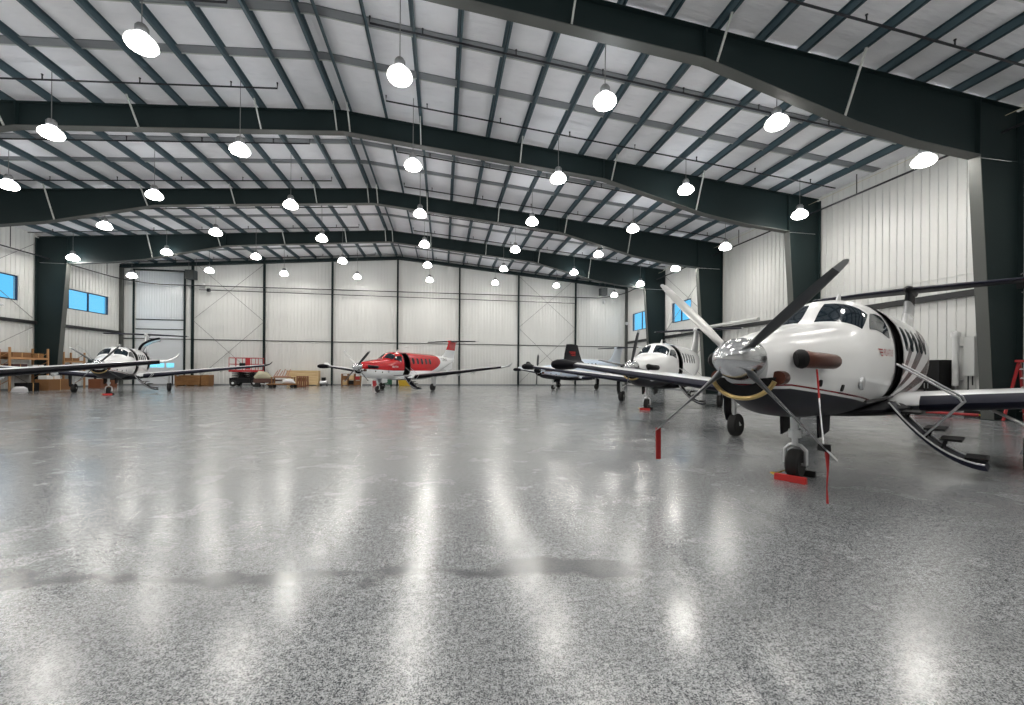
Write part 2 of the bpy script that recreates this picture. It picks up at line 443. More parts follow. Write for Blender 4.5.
# rod bracing
def rods(name, segs, label):
    m = MB()
    for p, q in segs: m.tube([p, q], .018, 6)
    tag(m.build(name, RODM), label, 'brace')
for (a, b, lab) in ((-22.62, -16.6, 'thin crossed bracing rods on the back wall above the red lift'), (7.74, 13.93, 'thin crossed bracing rods on the back wall behind the black winglet')):
    y = YB-.045
    rods('cross_bracing', [((a+.1,y-.1,6.1),(b-.1,y-.1,11.3)),((b-.1,y-.14,6.1),(a+.1,y-.14,11.3)),((a+.1,y-.1,.3),(b-.1,y-.1,5.9)),((b-.1,y-.14,.3),(a+.1,y-.14,5.9))], lab)
for X, side in ((XR-.3, 'right'), (XL+.16, 'left')):
    s = 1 if X > 0 else -1
    rods('cross_bracing', [((X,26.5,5.),(X,33.7,10.2)),((X+s*.05,33.7,5.),(X+s*.05,26.5,10.2)),((X,26.5,.3),(X,33.7,4.4)),((X+s*.05,33.7,.3),(X+s*.05,26.5,4.4))], 'thin crossed bracing rods on the %s wall beside the high windows' % side)
rods('cross_bracing', [((XR-.3,3.6,.3),(XR-.3,10.8,4.4)),((XR-.35,10.8,.3),(XR-.35,3.6,4.4)),((XR-.3,3.6,5.),(XR-.3,10.8,10.2)),((XR-.35,10.8,5.),(XR-.35,3.6,10.2))], 'thin crossed bracing rods on the right wall at the right edge')

# lamps
LX = [-25.72, -19.88, -13.92, -7.75, -1.27, 4.92, 11.02, 17.1]
LY = [12.0, 17.18, 22.47, 27.9, 33.4, 38.9]
SEEN = {0: range(3, 8), 1: range(2, 8), 2: range(1, 8), 3: range(1, 8), 4: range(0, 8), 5: range(0, 8)}
def make_lamp(h, label):
    t_ = thing('high_bay_lamp', label, 'lamp', group='high bay lamps')
    m = MB(); m.lathe([(.06, -.13), (.20, -.115), (.30, -.07), (.34, 0.)], (0,0,0), n=20); m.build('lens', LAMP, t_, True)
    m = MB(); m.lathe([(.345, 0.), (.36, .02), (.35, .08), (.31, .15)], (0,0,0), n=20, cap=False); m.build('reflector_rim', GLOWRIM, t_, True)
    m = MB(); m.lathe([(.31, .15), (.22, .22), (.13, .28)], (0,0,0), n=20, cap=False); m.build('dome', GLOWDOME, t_, True)
    m = MB(); m.lathe([(.12, .28), (.15, .30), (.15, .46), (.10, .54), (.03, .56)], (0,0,0), n=14); m.build('housing', ROOFMETAL, t_, True)
    m = MB(); m.tube([(0,0,.54), (0,0,h)], .013, 6); m.build('hanger_rod', RODM, t_)
    return t_
rn = ['nearest row', 'second row from the viewer', 'third row from the viewer', 'fourth row from the viewer', 'fifth row from the viewer', 'row by the back wall']
protos = {}
for r in range(-3, 6):
    y = LY[r] if r >= 0 else LY[0] + 5.25*r
    for c in range(8):
        seen = r >= 0 and c in SEEN[r]
        if not seen and r < -2 and c in (0, 7): continue
        x = LX[c]; z = 9.94 if 0 < c < 7 else 9.22
        if c in (1, 6): z = 9.94
        h = roofz(x) - z - .01
        if seen:
            row = SEEN[r]; k = c - row[0]
            lab = 'glowing high-bay lamp, %s from the left in the %s' % (ordn(k), rn[r])
        else:
            lab = 'high-bay lamp hanging outside the picture'
        key = round(h, 3)
        if key not in protos: o = protos[key] = make_lamp(h, lab)
        else: o = copy_tree(protos[key])
        o.location = (x, y, z); o['label'] = lab

# sprinkler branch lines
PY = [5.45, 9.29, 13.12, 16.8, 20.65, 24.5, 28.3, 32.1, 36.0, 39.6]
for i, y in enumerate(PY):
    for s, side in ((-1, 'left'), (1, 'right')):
        m = MB(); zz = lambda d: purz(XC+d) - .32
        d0, d1 = 2.0, 23.0
        m.tube([(XC+s*d0, y, zz(d0)+.22), (XC+s*d0, y, zz(d0)), (XC+s*d1, y, zz(d1))], .032, 6)
        o = m.build('sprinkler_pipe', DARK)
        if 1 <= i: lab = 'thin dark sprinkler pipe under the %s roof slope, %s from the viewer' % (side, ordn(i-1))
        else: lab = 'sprinkler pipe under the %s roof slope above the viewer' % side
        tag(o, lab, 'pipe', 'sprinkler pipes')
        for k in range(7):
            d = d0 + 1.6 + 3.0*k
            h = MB(); h.tube([(XC+s*d, y, zz(d)), (XC+s*d, y, zz(d)+.17)], .02, 6); h.tube([(XC+s*d, y, zz(d)+.17), (XC+s*d, y, zz(d)+.20)], .035, 6); h.build('sprinkler_head', DARK, o)

# pipe around the hall at eaves height, with dark drop hangers
m = MB(); pts = [(XR-.9, YF+.5, 9.98), (XR-.9, YB-3.2, 9.85)]
for k in range(1, 7):
    a = k*PI/12; pts.append((XR-.9-2.6*(1-math.cos(a)), YB-3.2+2.6*math.sin(a), 9.85-.5*k/6))
pts += [(XL+3.5, YB-.6, 9.05)]
for k in range(1, 7):
    a = k*PI/12; pts.append((XL+3.5-2.6*math.sin(a), YB-.6-2.6*(1-math.cos(a)), 9.05+.2*k/6))
pts += [(XL+.9, YF+.5, 9.35)]
m.tube(pts, .045, 8)
o = tag(m.build('perimeter_pipe', DARK, smooth=True), 'long dark pipe running round the hall along the walls at eaves height', 'pipe')
for y in [4.5 + 3.825*k for k in range(10)]:
    h = MB(); h.tube([(XR-.9, y, 9.95), (XR-.9, y, purz(XR-.9)+.01)], .022, 6); h.build('hanger', DARK, o)
    h = MB(); h.tube([(XL+.9, y, 9.33), (XL+.9, y, purz(XL+.9)+.01)], .022, 6); h.build('hanger', DARK, o)
m = MB(); m.tube([(XL+6.5, YB-.46, 8.72), (XR-6, YB-.46, 8.72)], .035, 8); m.lathe([(.16, -.1), (.16, .1)], (XL+7.3, YB-.46, 8.72), 'x', 12)
tag(m.build('wall_pipe', DARK), 'thin dark pipe along the back wall just below the perimeter pipe', 'pipe')
m = MB(); m.tube([(XR-.75, YF+1, 10.62), (XR-.75, 33.9, 10.42)], .012, 6)
tag(m.build('overhead_cable', CABLE), 'thin pale cable under the right eave above the pipe', 'cable')
# pale pipe in front of the right columns with a rounded end
m = MB(); m.tube([(17.75, 27.9, 4.62), (17.75, 20.5, 4.62)], .11, 12); m.tube([(17.75, 28.0, 4.62), (17.75, 27.8, 4.62)], .17, 12)
for y in (26.3,): m.tube([(17.75, y, 4.62), (18.02, y-.1, 4.62)], .04, 6)
tag(m.build('exhaust_duct', PIPEW, smooth=True), 'pale round-ended pipe along the right wall across the columns', 'pipe')

# unit heaters
def heater(x, label):
    t_ = thing('unit_heater', label, 'heater', (x, YB-.9, 9.55))
    m = MB(); m.box((-.36, -.32, 0), (.36, .32, .8)); m.build('casing', mat('heater casing', (.03, .04, .045), .5), t_, bevel=.02)
    m = MB()
    for k in range(8): m.obox((0, -.335, .06+.095*k), .62, .03, .06, Matrix.Rotation(.5, 3, 'X'))
    m.build('louvre', STEEL_W, t_)
    m = MB(); m.lathe([(.26, 0), (.26, .1)], (0, .32, .4), 'y', 14); m.build('fan_guard', DARK, t_)
    for sx in (-.3, .3):
        m = MB(); m.tube([(sx, .2, .78), (sx, .2, roofz(x+sx)-9.55)], .014, 6); m.build('hanger_rod', RODM, t_)
heater(-22.35, 'dark box-shaped unit heater hanging high by the overhead door')
heater(16.7, 'dark box-shaped unit heater hanging high in the right back corner')
def cam(loc, label, d):
    t_ = thing('security_camera', label, 'camera', loc)
    m = MB(); m.tube([(0, 0, 0), (d[0]*.35, d[1]*.35, .02)], .03, 8); m.build('bracket', WHITEB, t_)
    m = MB(); m.lathe([(.05, -.22), (.12, -.18), (.15, -.05), (.15, .06), (.08, .1)], (d[0]*.35, d[1]*.35, 0), n=14); m.build('camera_dome', WHITEB, t_, True)
cam((XR-.05, 41.0, 6.75), 'small white dome camera in the right back corner by the window', (-1, 0))
cam((17.0, YB-.05, 9.0), 'small white dome camera under the right unit heater', (0, -1))
cam((-21.6, YB-.05, 9.25), 'small white camera beside the left unit heater', (0, -1))

# ------------------------------------------------------------------ aircraft
ST = [(.60,1.98,1.30,1.68,.27,2.05),(.72,2.02,1.23,1.66,.325,2.1),(.9,2.07,1.15,1.64,.38,2.15),(1.2,2.13,1.06,1.61,.455,2.2),(1.8,2.21,.98,1.6,.575,2.3),(2.4,2.28,.94,1.62,.675,2.35),
      (2.85,2.35,.92,1.66,.745,2.35),(3.05,2.44,.91,1.68,.765,2.35),(3.3,2.605,.90,1.72,.785,2.35),(3.55,2.745,.90,1.76,.805,2.35),(3.8,2.82,.90,1.78,.82,2.35),(4.2,2.86,.90,1.8,.835,2.35),
      (5.,2.88,.90,1.82,.845,2.35),(8.2,2.88,.90,1.84,.845,2.35),(9.,2.87,1.04,1.9,.81,2.3),(10.,2.84,1.30,2.0,.71,2.25),(11.,2.79,1.60,2.12,.57,2.2),(12.,2.73,1.91,2.26,.41,2.1),(13.,2.66,2.2,2.40,.23,2.),(13.6,2.60,2.42,2.50,.08,2.)]
def fs(x):
    x = min(max(x, ST[0][0]), ST[-1][0])
    for k in range(len(ST)-1):
        if x <= ST[k+1][0]:
            p0, p1, p2, p3 = ST[max(k-1,0)], ST[k], ST[k+1], ST[min(k+2, len(ST)-1)]
            h = p2[0]-p1[0]; t_ = (x-p1[0])/h; out = []
            for j in range(1, 6):
                m1 = (p2[j]-p0[j])/(p2[0]-p0[0])*h; m2 = (p3[j]-p1[j])/(p3[0]-p1[0])*h
                out.append((2*t_**3-3*t_**2+1)*p1[j] + (t_**3-2*t_**2+t_)*m1 + (-2*t_**3+3*t_**2)*p2[j] + (t_**3-t_**2)*m2)
            return out
def fpt(x, a, off=0., k=1.):
    """a: degrees from the crown, positive to port (-y)"""
    top, bot, zw, w, n = fs(x); a = R(a); s, c = math.sin(a), math.cos(a)
    y = -w*math.copysign(abs(s)**(2/n), s)*k; h = (top-zw) if c >= 0 else (zw-bot)
    z = zw + h*math.copysign(abs(c)**(2/n), c)*k
    p = Vector((x, y, z))
    if off:
        n_ = Vector((0, y/(w*w), (z-zw)/(h*h)))
        d = .04; t2, b2, z2, w2, _ = fs(x+d); slope = (t2-top)/d if c >= 0 else 0
        n_.normalize(); n_.x = -slope*max(0, n_.z)*.9; n_.normalize(); p += n_*off
    return p
def ang_at(x, z):
    """angle from crown (port) on the hull at station x and height z"""
    top, bot, zw, w, n = fs(x); h = (top-zw) if z >= zw else (zw-bot)
    q = min(1, abs((z-zw)/h))**(n/2); a = math.degrees(math.acos(q)); return a if z >= zw else 180-a
def patch(mb, corners, off, nu=8, nv=8, rnd=.0, side=1, mi=0):
    """corners: (x, a) bottom-front, bottom-aft, top-aft, top-front; bilinear skin on the hull"""
    rows = []
    for j in range(nv+1):
        v = j/nv; row = []
        for i in range(nu+1):
            u = i/nu
            uu, vv = u, v
            if rnd:   # squash the square towards a rounded shape
                a, b = 2*u-1, 2*v-1
                r_ = rnd; uu = .5+.5*a*math.sqrt(max(0, 1-r_*b*b/2)); vv = .5+.5*b*math.sqrt(max(0, 1-r_*a*a/2))
            x = (1-vv)*((1-uu)*corners[0][0]+uu*corners[1][0]) + vv*((1-uu)*corners[3][0]+uu*corners[2][0])
            a_ = (1-vv)*((1-uu)*corners[0][1]+uu*corners[1][1]) + vv*((1-uu)*corners[3][1]+uu*corners[2][1])
            row.append((x, a_*side))
        rows.append(row)
    outer = [[fpt(x, a, off) for x, a in r] for r in rows]; inner = [[fpt(x, a, -.004) for x, a in r] for r in rows]
    w = nu+1; vs = [p for r in outer for p in r] + [p for r in inner for p in r]; N = w*(nv+1); F = []
    for j in range(nv):
        for i in range(nu):
            F.append((j*w+i, j*w+i+1, (j+1)*w+i+1, (j+1)*w+i))
    b = [i for i in range(w)] + [j*w+nu for j in range(1, nv+1)] + [nv*w+i for i in range(nu-1, -1, -1)] + [j*w for j in range(nv-1, 0, -1)]
    for k in range(len(b)): p, q = b[k], b[(k+1) % len(b)]; F.append((p, p+N, q+N, q))
    mb.add(vs, F, mi)
DOOR = (4.45, 5.15); CARGO = (8.0, 9.25)
def hull_mesh(door, cargo, k=1., x0=.6, x1=13.6, NA=72):
    xs = sorted(set([round(x0+.1*i, 3) for i in range(int((x1-x0)/.1)+1)] + ([*DOOR, *CARGO] if k == 1 or 1 else [])))
    xs = [x for x in xs if x0-1e-6 <= x <= x1+1e-6]
    V = []; F = []
    for x in xs:
        for j in range(NA): V.append(fpt(x, 360*j/NA, 0, k))
    for i in range(len(xs)-1):
        xm = (xs[i]+xs[i+1])/2
        for j in range(NA):
            am = 360*(j+.5)/NA
            if door and DOOR[0] < xm < DOOR[1] and 25 < am < 128: continue
            if cargo and CARGO[0] < xm < CARGO[1] and 25 < am < 112: continue
            j2 = (j+1) % NA
            F.append((i*NA+j, i*NA+j2, (i+1)*NA+j2, (i+1)*NA+j))
    F.append(tuple(range(NA))); F.append(tuple((len(xs)-1)*NA+j for j in range(NA)))
    return V, F
WZ0, WDI = 1.02, .112
def wing_st(y):
    t_ = (y-.4)/7.6; ch = 2.35 + (1.15-2.35)*t_; xl = 5.36 + .45*t_; z = WZ0 + WDI*(y-.85); th = .165 - .03*t_
    return xl, ch, z, th
def foil(xl, ch, z, th, n=11, f0=0., f1=1.):
    up, lo = [], []
    for i in range(n+1):
        c = .5*(1-math.cos(PI*i/n))
        yt = 5*th*(.2969*math.sqrt(c)-.126*c-.3516*c*c+.2843*c**3-.1036*c**4)
        cam_ = .02*4*c*(1-c)
        up.append((xl+ch*c, z+ch*(yt+cam_))); lo.append((xl+ch*c, z+ch*(-yt+cam_)))
    return up, lo
def text_on(mat_, s, size, name, parent, mapf, shear=0.):
    cu = bpy.data.curves.new('lettering', 'FONT'); cu.body = s; cu.size = size; cu.shear = shear; cu.resolution_u = 2; cu.extrude = 0
    o = bpy.data.objects.new('lettering', cu); C.objects.link(o)
    dg = bpy.context.evaluated_depsgraph_get(); me = bpy.data.meshes.new_from_object(o.evaluated_get(dg))
    bpy.data.objects.remove(o); bpy.data.curves.remove(cu)
    for v_ in me.vertices: v_.co = mapf(v_.co.x, v_.co.y)
    me.materials.clear(); me.materials.append(mat_)
    o = bpy.data.objects.new(name, me); C.objects.link(o); o.parent = parent
    return o

def plane(label, origin, theta, hull, wing_top, wing_under, boot, winglet, fin_mats, prop_a=45., door=True, cargo=False, scale=1., pod=BLACKP, blade=BLADE,
          spinner=CHROME, exh=EXH, stab=None, lip=GOLD, sheen_blade=False, bellypack=BLACKP, wl=.4):
    t_ = thing('turboprop_plane', label, 'airplane', origin, theta); t_.scale = (scale,)*3
    WT = wing_top
    m = MB(); V, F = hull_mesh(door, cargo); m.add(V, F)
    hullo = m.build('fuselage', hull, t_, True)
    m = MB(); V, F = hull_mesh(door, cargo, .93, 3.2, 9.8); m.add(V, F)
    m.box((3.4, -.66, 1.14), (9.6, .66, 1.18)); m.build('cabin_lining', LINING, t_, True)
    # crown of the door frame
    if door:
        m = MB()
        for x in DOOR: m.loft([[fpt(x-.035, a, .006) for a in range(25, 129, 3)], [fpt(x+.035, a, .006) for a in range(25, 129, 3)]], cap=False, closed=False)
        m.build('door_seal', BLACKP, t_)
    if cargo:
        m = MB()
        for x in CARGO: m.loft([[fpt(x-.05, a, .006) for a in range(25, 113, 3)], [fpt(x+.05, a, .006) for a in range(25, 113, 3)]], cap=False, closed=False)
        m.build('cargo_door_seal', BLACKP, t_)
    # windscreen and windows
    for s in (1, -1):
        m = MB(); patch(m, [(2.93, 5), (3.20, 53), (3.66, 47), (3.50, 4.5)], .008, 10, 8, .12, s); m.build('windscreen', GLASSD, t_, True)
        m = MB(); patch(m, [(3.32, 59), (4.15, 76), (4.30, 50), (3.76, 46)], .008, 8, 8, .35, s); m.build('cockpit_window', GLASSD, t_, True)
        xsw = [5.6, 6.2, 6.8, 7.4] if s == 1 else [4.8, 5.45, 6.1, 6.75, 7.4]
        if not cargo: xsw = xsw + ([8.0] if s == 1 else [])
        for x in xsw:
            a0, a1 = ang_at(x, 2.0), ang_at(x, 2.45)
            m = MB(); patch(m, [(x-.15, a0), (x+.15, a0), (x+.15, a1), (x-.15, a1)], .007, 8, 8, .7, s); m.build('cabin_window', GLASSD, t_, True)
    # nose: spinner, chin inlet, exhausts
    zc = 1.75
    m = MB(); m.lathe([(.004, 0), (.06, .02), (.12, .08), (.18, .18), (.225, .30), (.25, .43), (.262, .56), (.262, .60)], (0,0,zc), 'x', 28); m.build('spinner', spinner, t_, True)
    m = MB(); pr = []
    for kx, rr in ((.565, .33), (.61, .36)):
        pr.append([(kx, rr*1.0*math.sin(a), 1.60-.30*math.cos(a)) for a in [R(-78+156*i/20) for i in range(21)]] + [(kx, rr*.62*math.sin(a), 1.545-.11*math.cos(a)) for a in [R(78-156*i/20) for i in range(21)]])
    m.loft(pr); m.build('air_intake', BLACK, t_)
    m = MB(); m.tube([(.57, .37*math.sin(R(a)), 1.60-.32*math.cos(R(a))) for a in range(-70, 71, 7)], .028, 8); m.build('intake_lip', lip, t_, True)
    for s in (1, -1):
        m = MB(); q = fpt(.78, 104*s, .01); m.lathe([(.06, -.10), (.08, -.10), (.08, .06), (.055, .06)], q, 'x', 16); m.build('cooling_inlet', EXH, t_, True)
        m = MB()
        pts = [fpt(1.00, 78*s, .085), fpt(1.05, 78*s, .10), fpt(1.15, 79*s, .115), fpt(1.38, 80*s, .12), fpt(1.64, 81*s, .11), fpt(1.67, 81*s, .11)]
        m.tube(pts, [.10, .105, .10, .097, .093, .08], 14); m.build('exhaust_stack', exh, t_, True)
        m = MB(); m.tube([fpt(.95, 78*s, .06), fpt(.97, 78*s, .085), fpt(1.0, 78*s, .095), fpt(1.01, 78*s, .10)], [.09, .114, .116, .10], 14); m.build('exhaust_collar', BLACK, t_, True)
    m = MB()
    for x, a in ((1.55, 101), (2.15, 106)): patch(m, [(x, a+4), (x+.07, a+4), (x+.07, a-4), (x, a-4)], .012, 4, 4, .6)
    m.build('side_vent', BLACK, t_)
    m = MB(); q = fpt(2.75, 103, .0); m.lathe([(.085, -.03), (.10, 0), (.07, .02)], (q.x, q.y, q.z), 'y', 14); m.build('access_port', ALU, t_, True)
    # propeller, feathered
    for kb in range(4):
        a = R(prop_a + 90*kb); d = Vector((0, -math.sin(a), math.cos(a))); side = Vector((0, -math.cos(a), -math.sin(a)))
        rings = []; N = 12
        for r_, ch, th, tw in ((.16,.09,.085,0),(.26,.09,.085,5),(.36,.15,.06,9),(.55,.205,.04,10),(.85,.22,.028,8),(1.12,.205,.02,6),(1.29,.175,.015,5),(1.39,.13,.012,4),(1.42,.05,.01,4)):
            ax = Vector((math.cos(R(tw+6)), 0, 0)) + side*math.sin(R(tw+6)); nb = d.cross(ax).normalized()
            rings.append([Vector((.40, 0, zc)) + d*r_ + ax*(ch/2*math.cos(2*PI*i/N)) + nb*(th/2*math.sin(2*PI*i/N)) for i in range(N)])
        m = MB(); m.loft(rings[:7], 0); m.loft(rings[6:], 1)
        m.build('propeller_blade', [BLADE_SHEEN if sheen_blade and kb == 3 else blade, TIP], t_, True)
    # wings
    for s in (1, -1):
        side = 'starboard' if s == 1 else 'port'
        rings = []; brings = []
        for y in (.3, .85, 2, 3.5, 5, 6.5, 7.8):
            up, lo = foil(*wing_st(y))
            rings.append([(x, s*y, z) for x, z in up] + [(x, s*y, z) for x, z in reversed(lo[1:-1])])
            if y >= .85:
                y2 = max(y, 1.02); xl, ch, z, th = wing_st(y2); up, lo = foil(xl-.006, ch*1.004, z, th*1.04)
                brings.append([(x, s*y2, zz_) for x, zz_ in reversed(up[:3])] + [(x, s*y2, zz_) for x, zz_ in lo[1:5]])
        m = MB(); m.loft(rings); w = m.build('wing', WT, t_, True)
        m = MB(); m.loft(brings, cap=False, closed=False); m.build('deice_boot', boot, w, True)
        # winglet
        wr = []
        xl, ch, z, th = wing_st(7.8)
        for dy, dz, sc_, sw in (((0, 0, 1, 0), (.18, .05, .93, .05), (.32, .18, .82, .14), (.40, .42, .70, .26), (.48, .76, .52, .44)) if wl > .6 else ((0, 0, 1, 0), (.16, .03, .9, .06), (.32, .09, .75, .16), (.45, .19, .55, .32), (.54, .32, .30, .55))):
            up, lo = foil(xl+sw, ch*sc_, 0, th*.8)
            lean = min(1, dz/.35)
            ring = [(x, zz_) for x, zz_ in up] + [(x, zz_) for x, zz_ in reversed(lo[1:-1])]
            wr.append([(x, s*(7.8+dy-lean*zz_*.9), z+dz+(1-.6*lean)*zz_) for x, zz_ in ring])
        m = MB(); m.loft(wr); m.build('winglet', winglet, w, True)
        for y in (2.6, 3.9, 5.1):
            xl, ch, z, th = wing_st(y); q = MB(); q.tube([(xl+ch*.55, s*y, z-.08), (xl+ch*.7, s*y, z-.15), (xl+ch*.95, s*y, z-.13), (xl+ch*1.06, s*y, z-.06)], [.02, .07, .065, .02], 8); q.build('flap_fairing', WHITEP, w, True)
        # main gear
        gy = s*2.27; x = 5.97
        xl, ch, z, th = wing_st(2.27)
        m = MB(); m.tube([(x-.12, gy, z), (x-.10, gy, .62), (x-.06, gy, .50)], [.06, .055, .05], 10); m.tube([(x-.10, gy, .55), (x, gy-s*.10, .28), (x, gy-s*.02, .28)], .035, 8); m.tube([(x-.08, gy, .75), (x-.02, gy-s*.06, .38)], .025, 8); m.tube([(x-.02, gy-s*.55, z-.12), (x-.1, gy, .72)], .025, 8)
        leg = m.build('main_gear_leg', GEARM, t_, True)
        m = MB(); m.lathe([(.15, -.10), (.25, -.10), (.28, -.07), (.285, 0), (.28, .07), (.25, .10), (.15, .10)], (x, gy, .285), 'y', 24); wh = m.build('tyre', RUBBER, leg, True)
        m = MB(); m.lathe([(.03, -.085), (.15, -.07), (.15, .07), (.03, .085)], (x, gy, .285), 'y', 16); m.build('wheel_hub', GEARM, leg, True)
        m = MB(); m.prism([(x-.26, z-.04), (x+.20, z-.04), (x+.16, .50), (x+.02, .36), (x-.14, .40), (x-.24, .62)], 'y', min(gy+s*.15, gy+s*.18), max(gy+s*.15, gy+s*.18)); m.build('gear_door', BLACKP if boot is NAVY else WHITEP, leg)
    # weather-radar pod on the starboard wing
    xl, ch, z, th = wing_st(7.7); m = MB(); m.tube([(xl-.86, 7.7, z+.02), (xl-.80, 7.7, z+.02), (xl-.62, 7.7, z+.02), (xl-.25, 7.7, z+.02), (xl+.20, 7.7, z), (xl+.6, 7.7, z)], [.03, .11, .17, .185, .14, .05], 14); m.build('radar_pod', pod, t_, True)
    # belly fairing
    rr = []
    for x, h, wv in ((3.6,.02,.3),(4.1,.08,.62),(5.0,.13,.90),(6.2,.14,1.0),(7.4,.13,.92),(8.4,.08,.6),(9.2,.02,.2)):
        rr.append([(x, wv*math.sin(2*PI*i/18), .98-.02-(h+.04)*math.cos(2*PI*i/18)) for i in range(18)])
    m = MB(); m.loft(rr); m.build('belly_fairing', bellypack, t_, True)
    # tail
    fl = []
    for z, xl, ch, th in ((2.3, 10.7, 3.0, .05), (2.72, 11.15, 2.55, .07), (3.0, 11.75, 2.0, .09), (3.4, 12.15, 1.72, .10), (3.8, 12.45, 1.55, .10), (4.12, 12.66, 1.45, .10)):
        up, lo = foil(xl, ch, 0, th); fl.append([(x, q-.02*0, z) for x, q in up] + [(x, q, z) for x, q in reversed(lo[1:-1])])
    m = MB(); m.loft(fl[:4], 0); m.loft(fl[3:5], 1); m.loft(fl[4:], 2); m.build('tail_fin', fin_mats, t_, True)
    m = MB(); m.tube([(12.45, 0, 4.17), (12.6, 0, 4.18), (13.0, 0, 4.19), (13.9, 0, 4.18), (14.4, 0, 4.17)], [.03, .10, .13, .10, .02], 10); m.build('fin_bullet', fin_mats[2], t_, True)
    rings = []
    for y in (-2.6, -2.5, -1.3, 0, 1.3, 2.5, 2.6):
        a = abs(y)/2.6; up, lo = foil(12.75+.35*a+(.15 if abs(y) > 2.55 else 0), (1.25-.45*a)*(.7 if abs(y) > 2.55 else 1), 4.2, .11)
        rings.append([(x, y, z) for x, z in up] + [(x, y, z) for x, z in reversed(lo[1:-1])])
    m = MB(); m.loft(rings); st_ = m.build('tailplane', stab or WHITEP, t_, True)
    rings = []
    for y in (-2.5, 0, 2.5):
        a = abs(y)/2.6; up, lo = foil(12.745+.35*a, (1.25-.45*a)*1.004, 4.2, .115); rings.append([(x, y, z) for x, z in reversed(up[:5])] + [(x, y, z) for x, z in lo[1:6]])
    m = MB(); m.loft(rings, cap=False, closed=False); m.build('deice_boot', boot, st_, True)
    for s in (1, -1):
        m = MB(); m.prism([(11.0, 1.75), (12.9, 2.25), (12.9, 1.75), (12.0, 1.45)], 'y', s*.22-.012, s*.22+.012); m.build('ventral_strake', WHITEP, t_)
    # nose gear
    m = MB(); m.tube([(2.42, 0, 1.1), (2.47, 0, .62)], .055, 10); m.tube([(2.47, 0, .74), (2.48, 0, .62)], .085, 12); m.tube([(2.47, 0, .66), (2.48, 0, .50)], .04, 10); m.tube([(2.7, 0, 1.0), (2.5, 0, .72)], .025, 8)
    for s in (1, -1): m.tube([(2.48, 0, .52), (2.49, s*.07, .50), (2.5, s*.135, .43), (2.5, s*.135, .22)], .028, 8)
    m.tube([(2.5, -.14, .22), (2.5, .14, .22)], .02, 8)
    leg = m.build('nose_gear_leg', GEARM, t_, True)
    m = MB(); m.lathe([(.11, -.08), (.19, -.085), (.215, -.06), (.222, 0), (.215, .06), (.19, .085), (.11, .08)], (2.5, 0, .222), 'y', 24); m.build('tyre', RUBBER, leg, True)
    m = MB(); m.lathe([(.03, -.07), (.11, -.06), (.11, .06), (.03, .07)], (2.5, 0, .222), 'y', 14); m.build('wheel_hub', GEARM, leg, True)
    for s in (1, -1): m = MB(); m.prism([(2.62, .96), (3.25, .96), (3.2, .68), (2.66, .62)], 'y', s*.24-.012, s*.24+.012); m.build('gear_door', bellypack, leg)
    # airstair door
    if door:
        prof_ = []
        for i in range(13):
            u = i/12; y = -.78 - 1.06*u; z = 1.02 - .86*(1-(1-u)**1.9)
            prof_.append((y, z))
        m = MB(); x0, x1 = DOOR[0]+.02, DOOR[1]-.02
        out = [(y, z) for y, z in prof_]; inn = [(y+.03, z+.075) for y, z in prof_]
        m.loft([[(x0, y, z) for y, z in out] + [(x0, y, z) for y, z in reversed(inn)], [(x1, y, z) for y, z in out] + [(x1, y, z) for y, z in reversed(inn)]])
        st = m.build('airstair_door', NAVY, t_, True)
        m = MB()
        for x in (x0+.02, x1-.02): m.loft([[(x-.02, y+.03, z+.08) for y, z in prof_], [(x+.02, y+.03, z+.08) for y, z in prof_]], cap=False, closed=False); m.tube([(x, y+.03, z+.085) for y, z in prof_], .016, 6)
        m.build('stair_trim', GEARM, st, True)
        for i, (u, dz) in enumerate(((.20, .16), (.42, .22), (.64, .22), (.88, .10))):
            y, z = prof_[int(u*12)]; m = MB(); m.box((x0+.06, y-.18, z+dz), (x1-.06, y+.06, z+dz+.035))
            m.bar((x0+.1, y+.0, z+dz), (x0+.1, y+.05, z+.05), .03, .03); m.bar((x1-.1, y+.0, z+dz), (x1-.1, y+.05, z+.05), .03, .03); m.build('stair_tread', BLACK, st)
        for x in (x0+.03, x1-.03):
            m = MB(); m.tube([(x, -.84, 1.75), (x, -1.55, 1.22), (x, -1.58, 1.15), (x, -1.16, .58)], .016, 8); m.build('stair_handrail', ALU, st, True)
    if cargo:
        m = MB(); rings = []
        for x in CARGO:
            o_r = []
            for a in range(25, 113, 6):
                p = fpt(x, a, .0); o_r.append(p)
            h = fpt(x, 25); rot = Matrix.Rotation(R(-112), 3, 'X')
            rings.append([h + rot @ (p-h) for p in o_r] + [h + rot @ (p-h) - (rot @ Vector((0, -.8, .2))).normalized()*.07 for p in reversed(o_r)])
        m.loft(rings); m.build('cargo_door', [WHITEP], t_, True)
        m = MB(); rg = rings[0]
        for rg in rings: m.tube(rg[:len(rg)//2], .085, 6)
        m.tube([rings[0][len(rg)//2-1], rings[1][len(rg)//2-1]], .06, 6); m.build('cargo_door_seal', BLACKP, t_)
        m = MB(); m.tube([fpt(CARGO[1]-.1, 60, -.03), rings[1][6]], .03, 6); m.build('door_strut', ALU, t_)
    m = MB(); m.prism([(4.6, 2.86), (4.95, 2.86), (4.93, 3.06), (4.8, 3.06)], 'y', -.012, .012); m.build('antenna', WHITEP, t_)
    return t_

WTOP = wingpaint('white over dark wing paint', (.80, .81, .83), (.02, .022, .035))
WGREY = wingpaint('white over grey wing paint', (.80, .81, .83), (.40, .41, .43))
SIL = mat('silver fin paint', (.45, .46, .48), .3, .4)
def org(nose, th, off=2.5): a = R(th); return (nose[0]-off*math.cos(a), nose[1]-off*math.sin(a), 0)

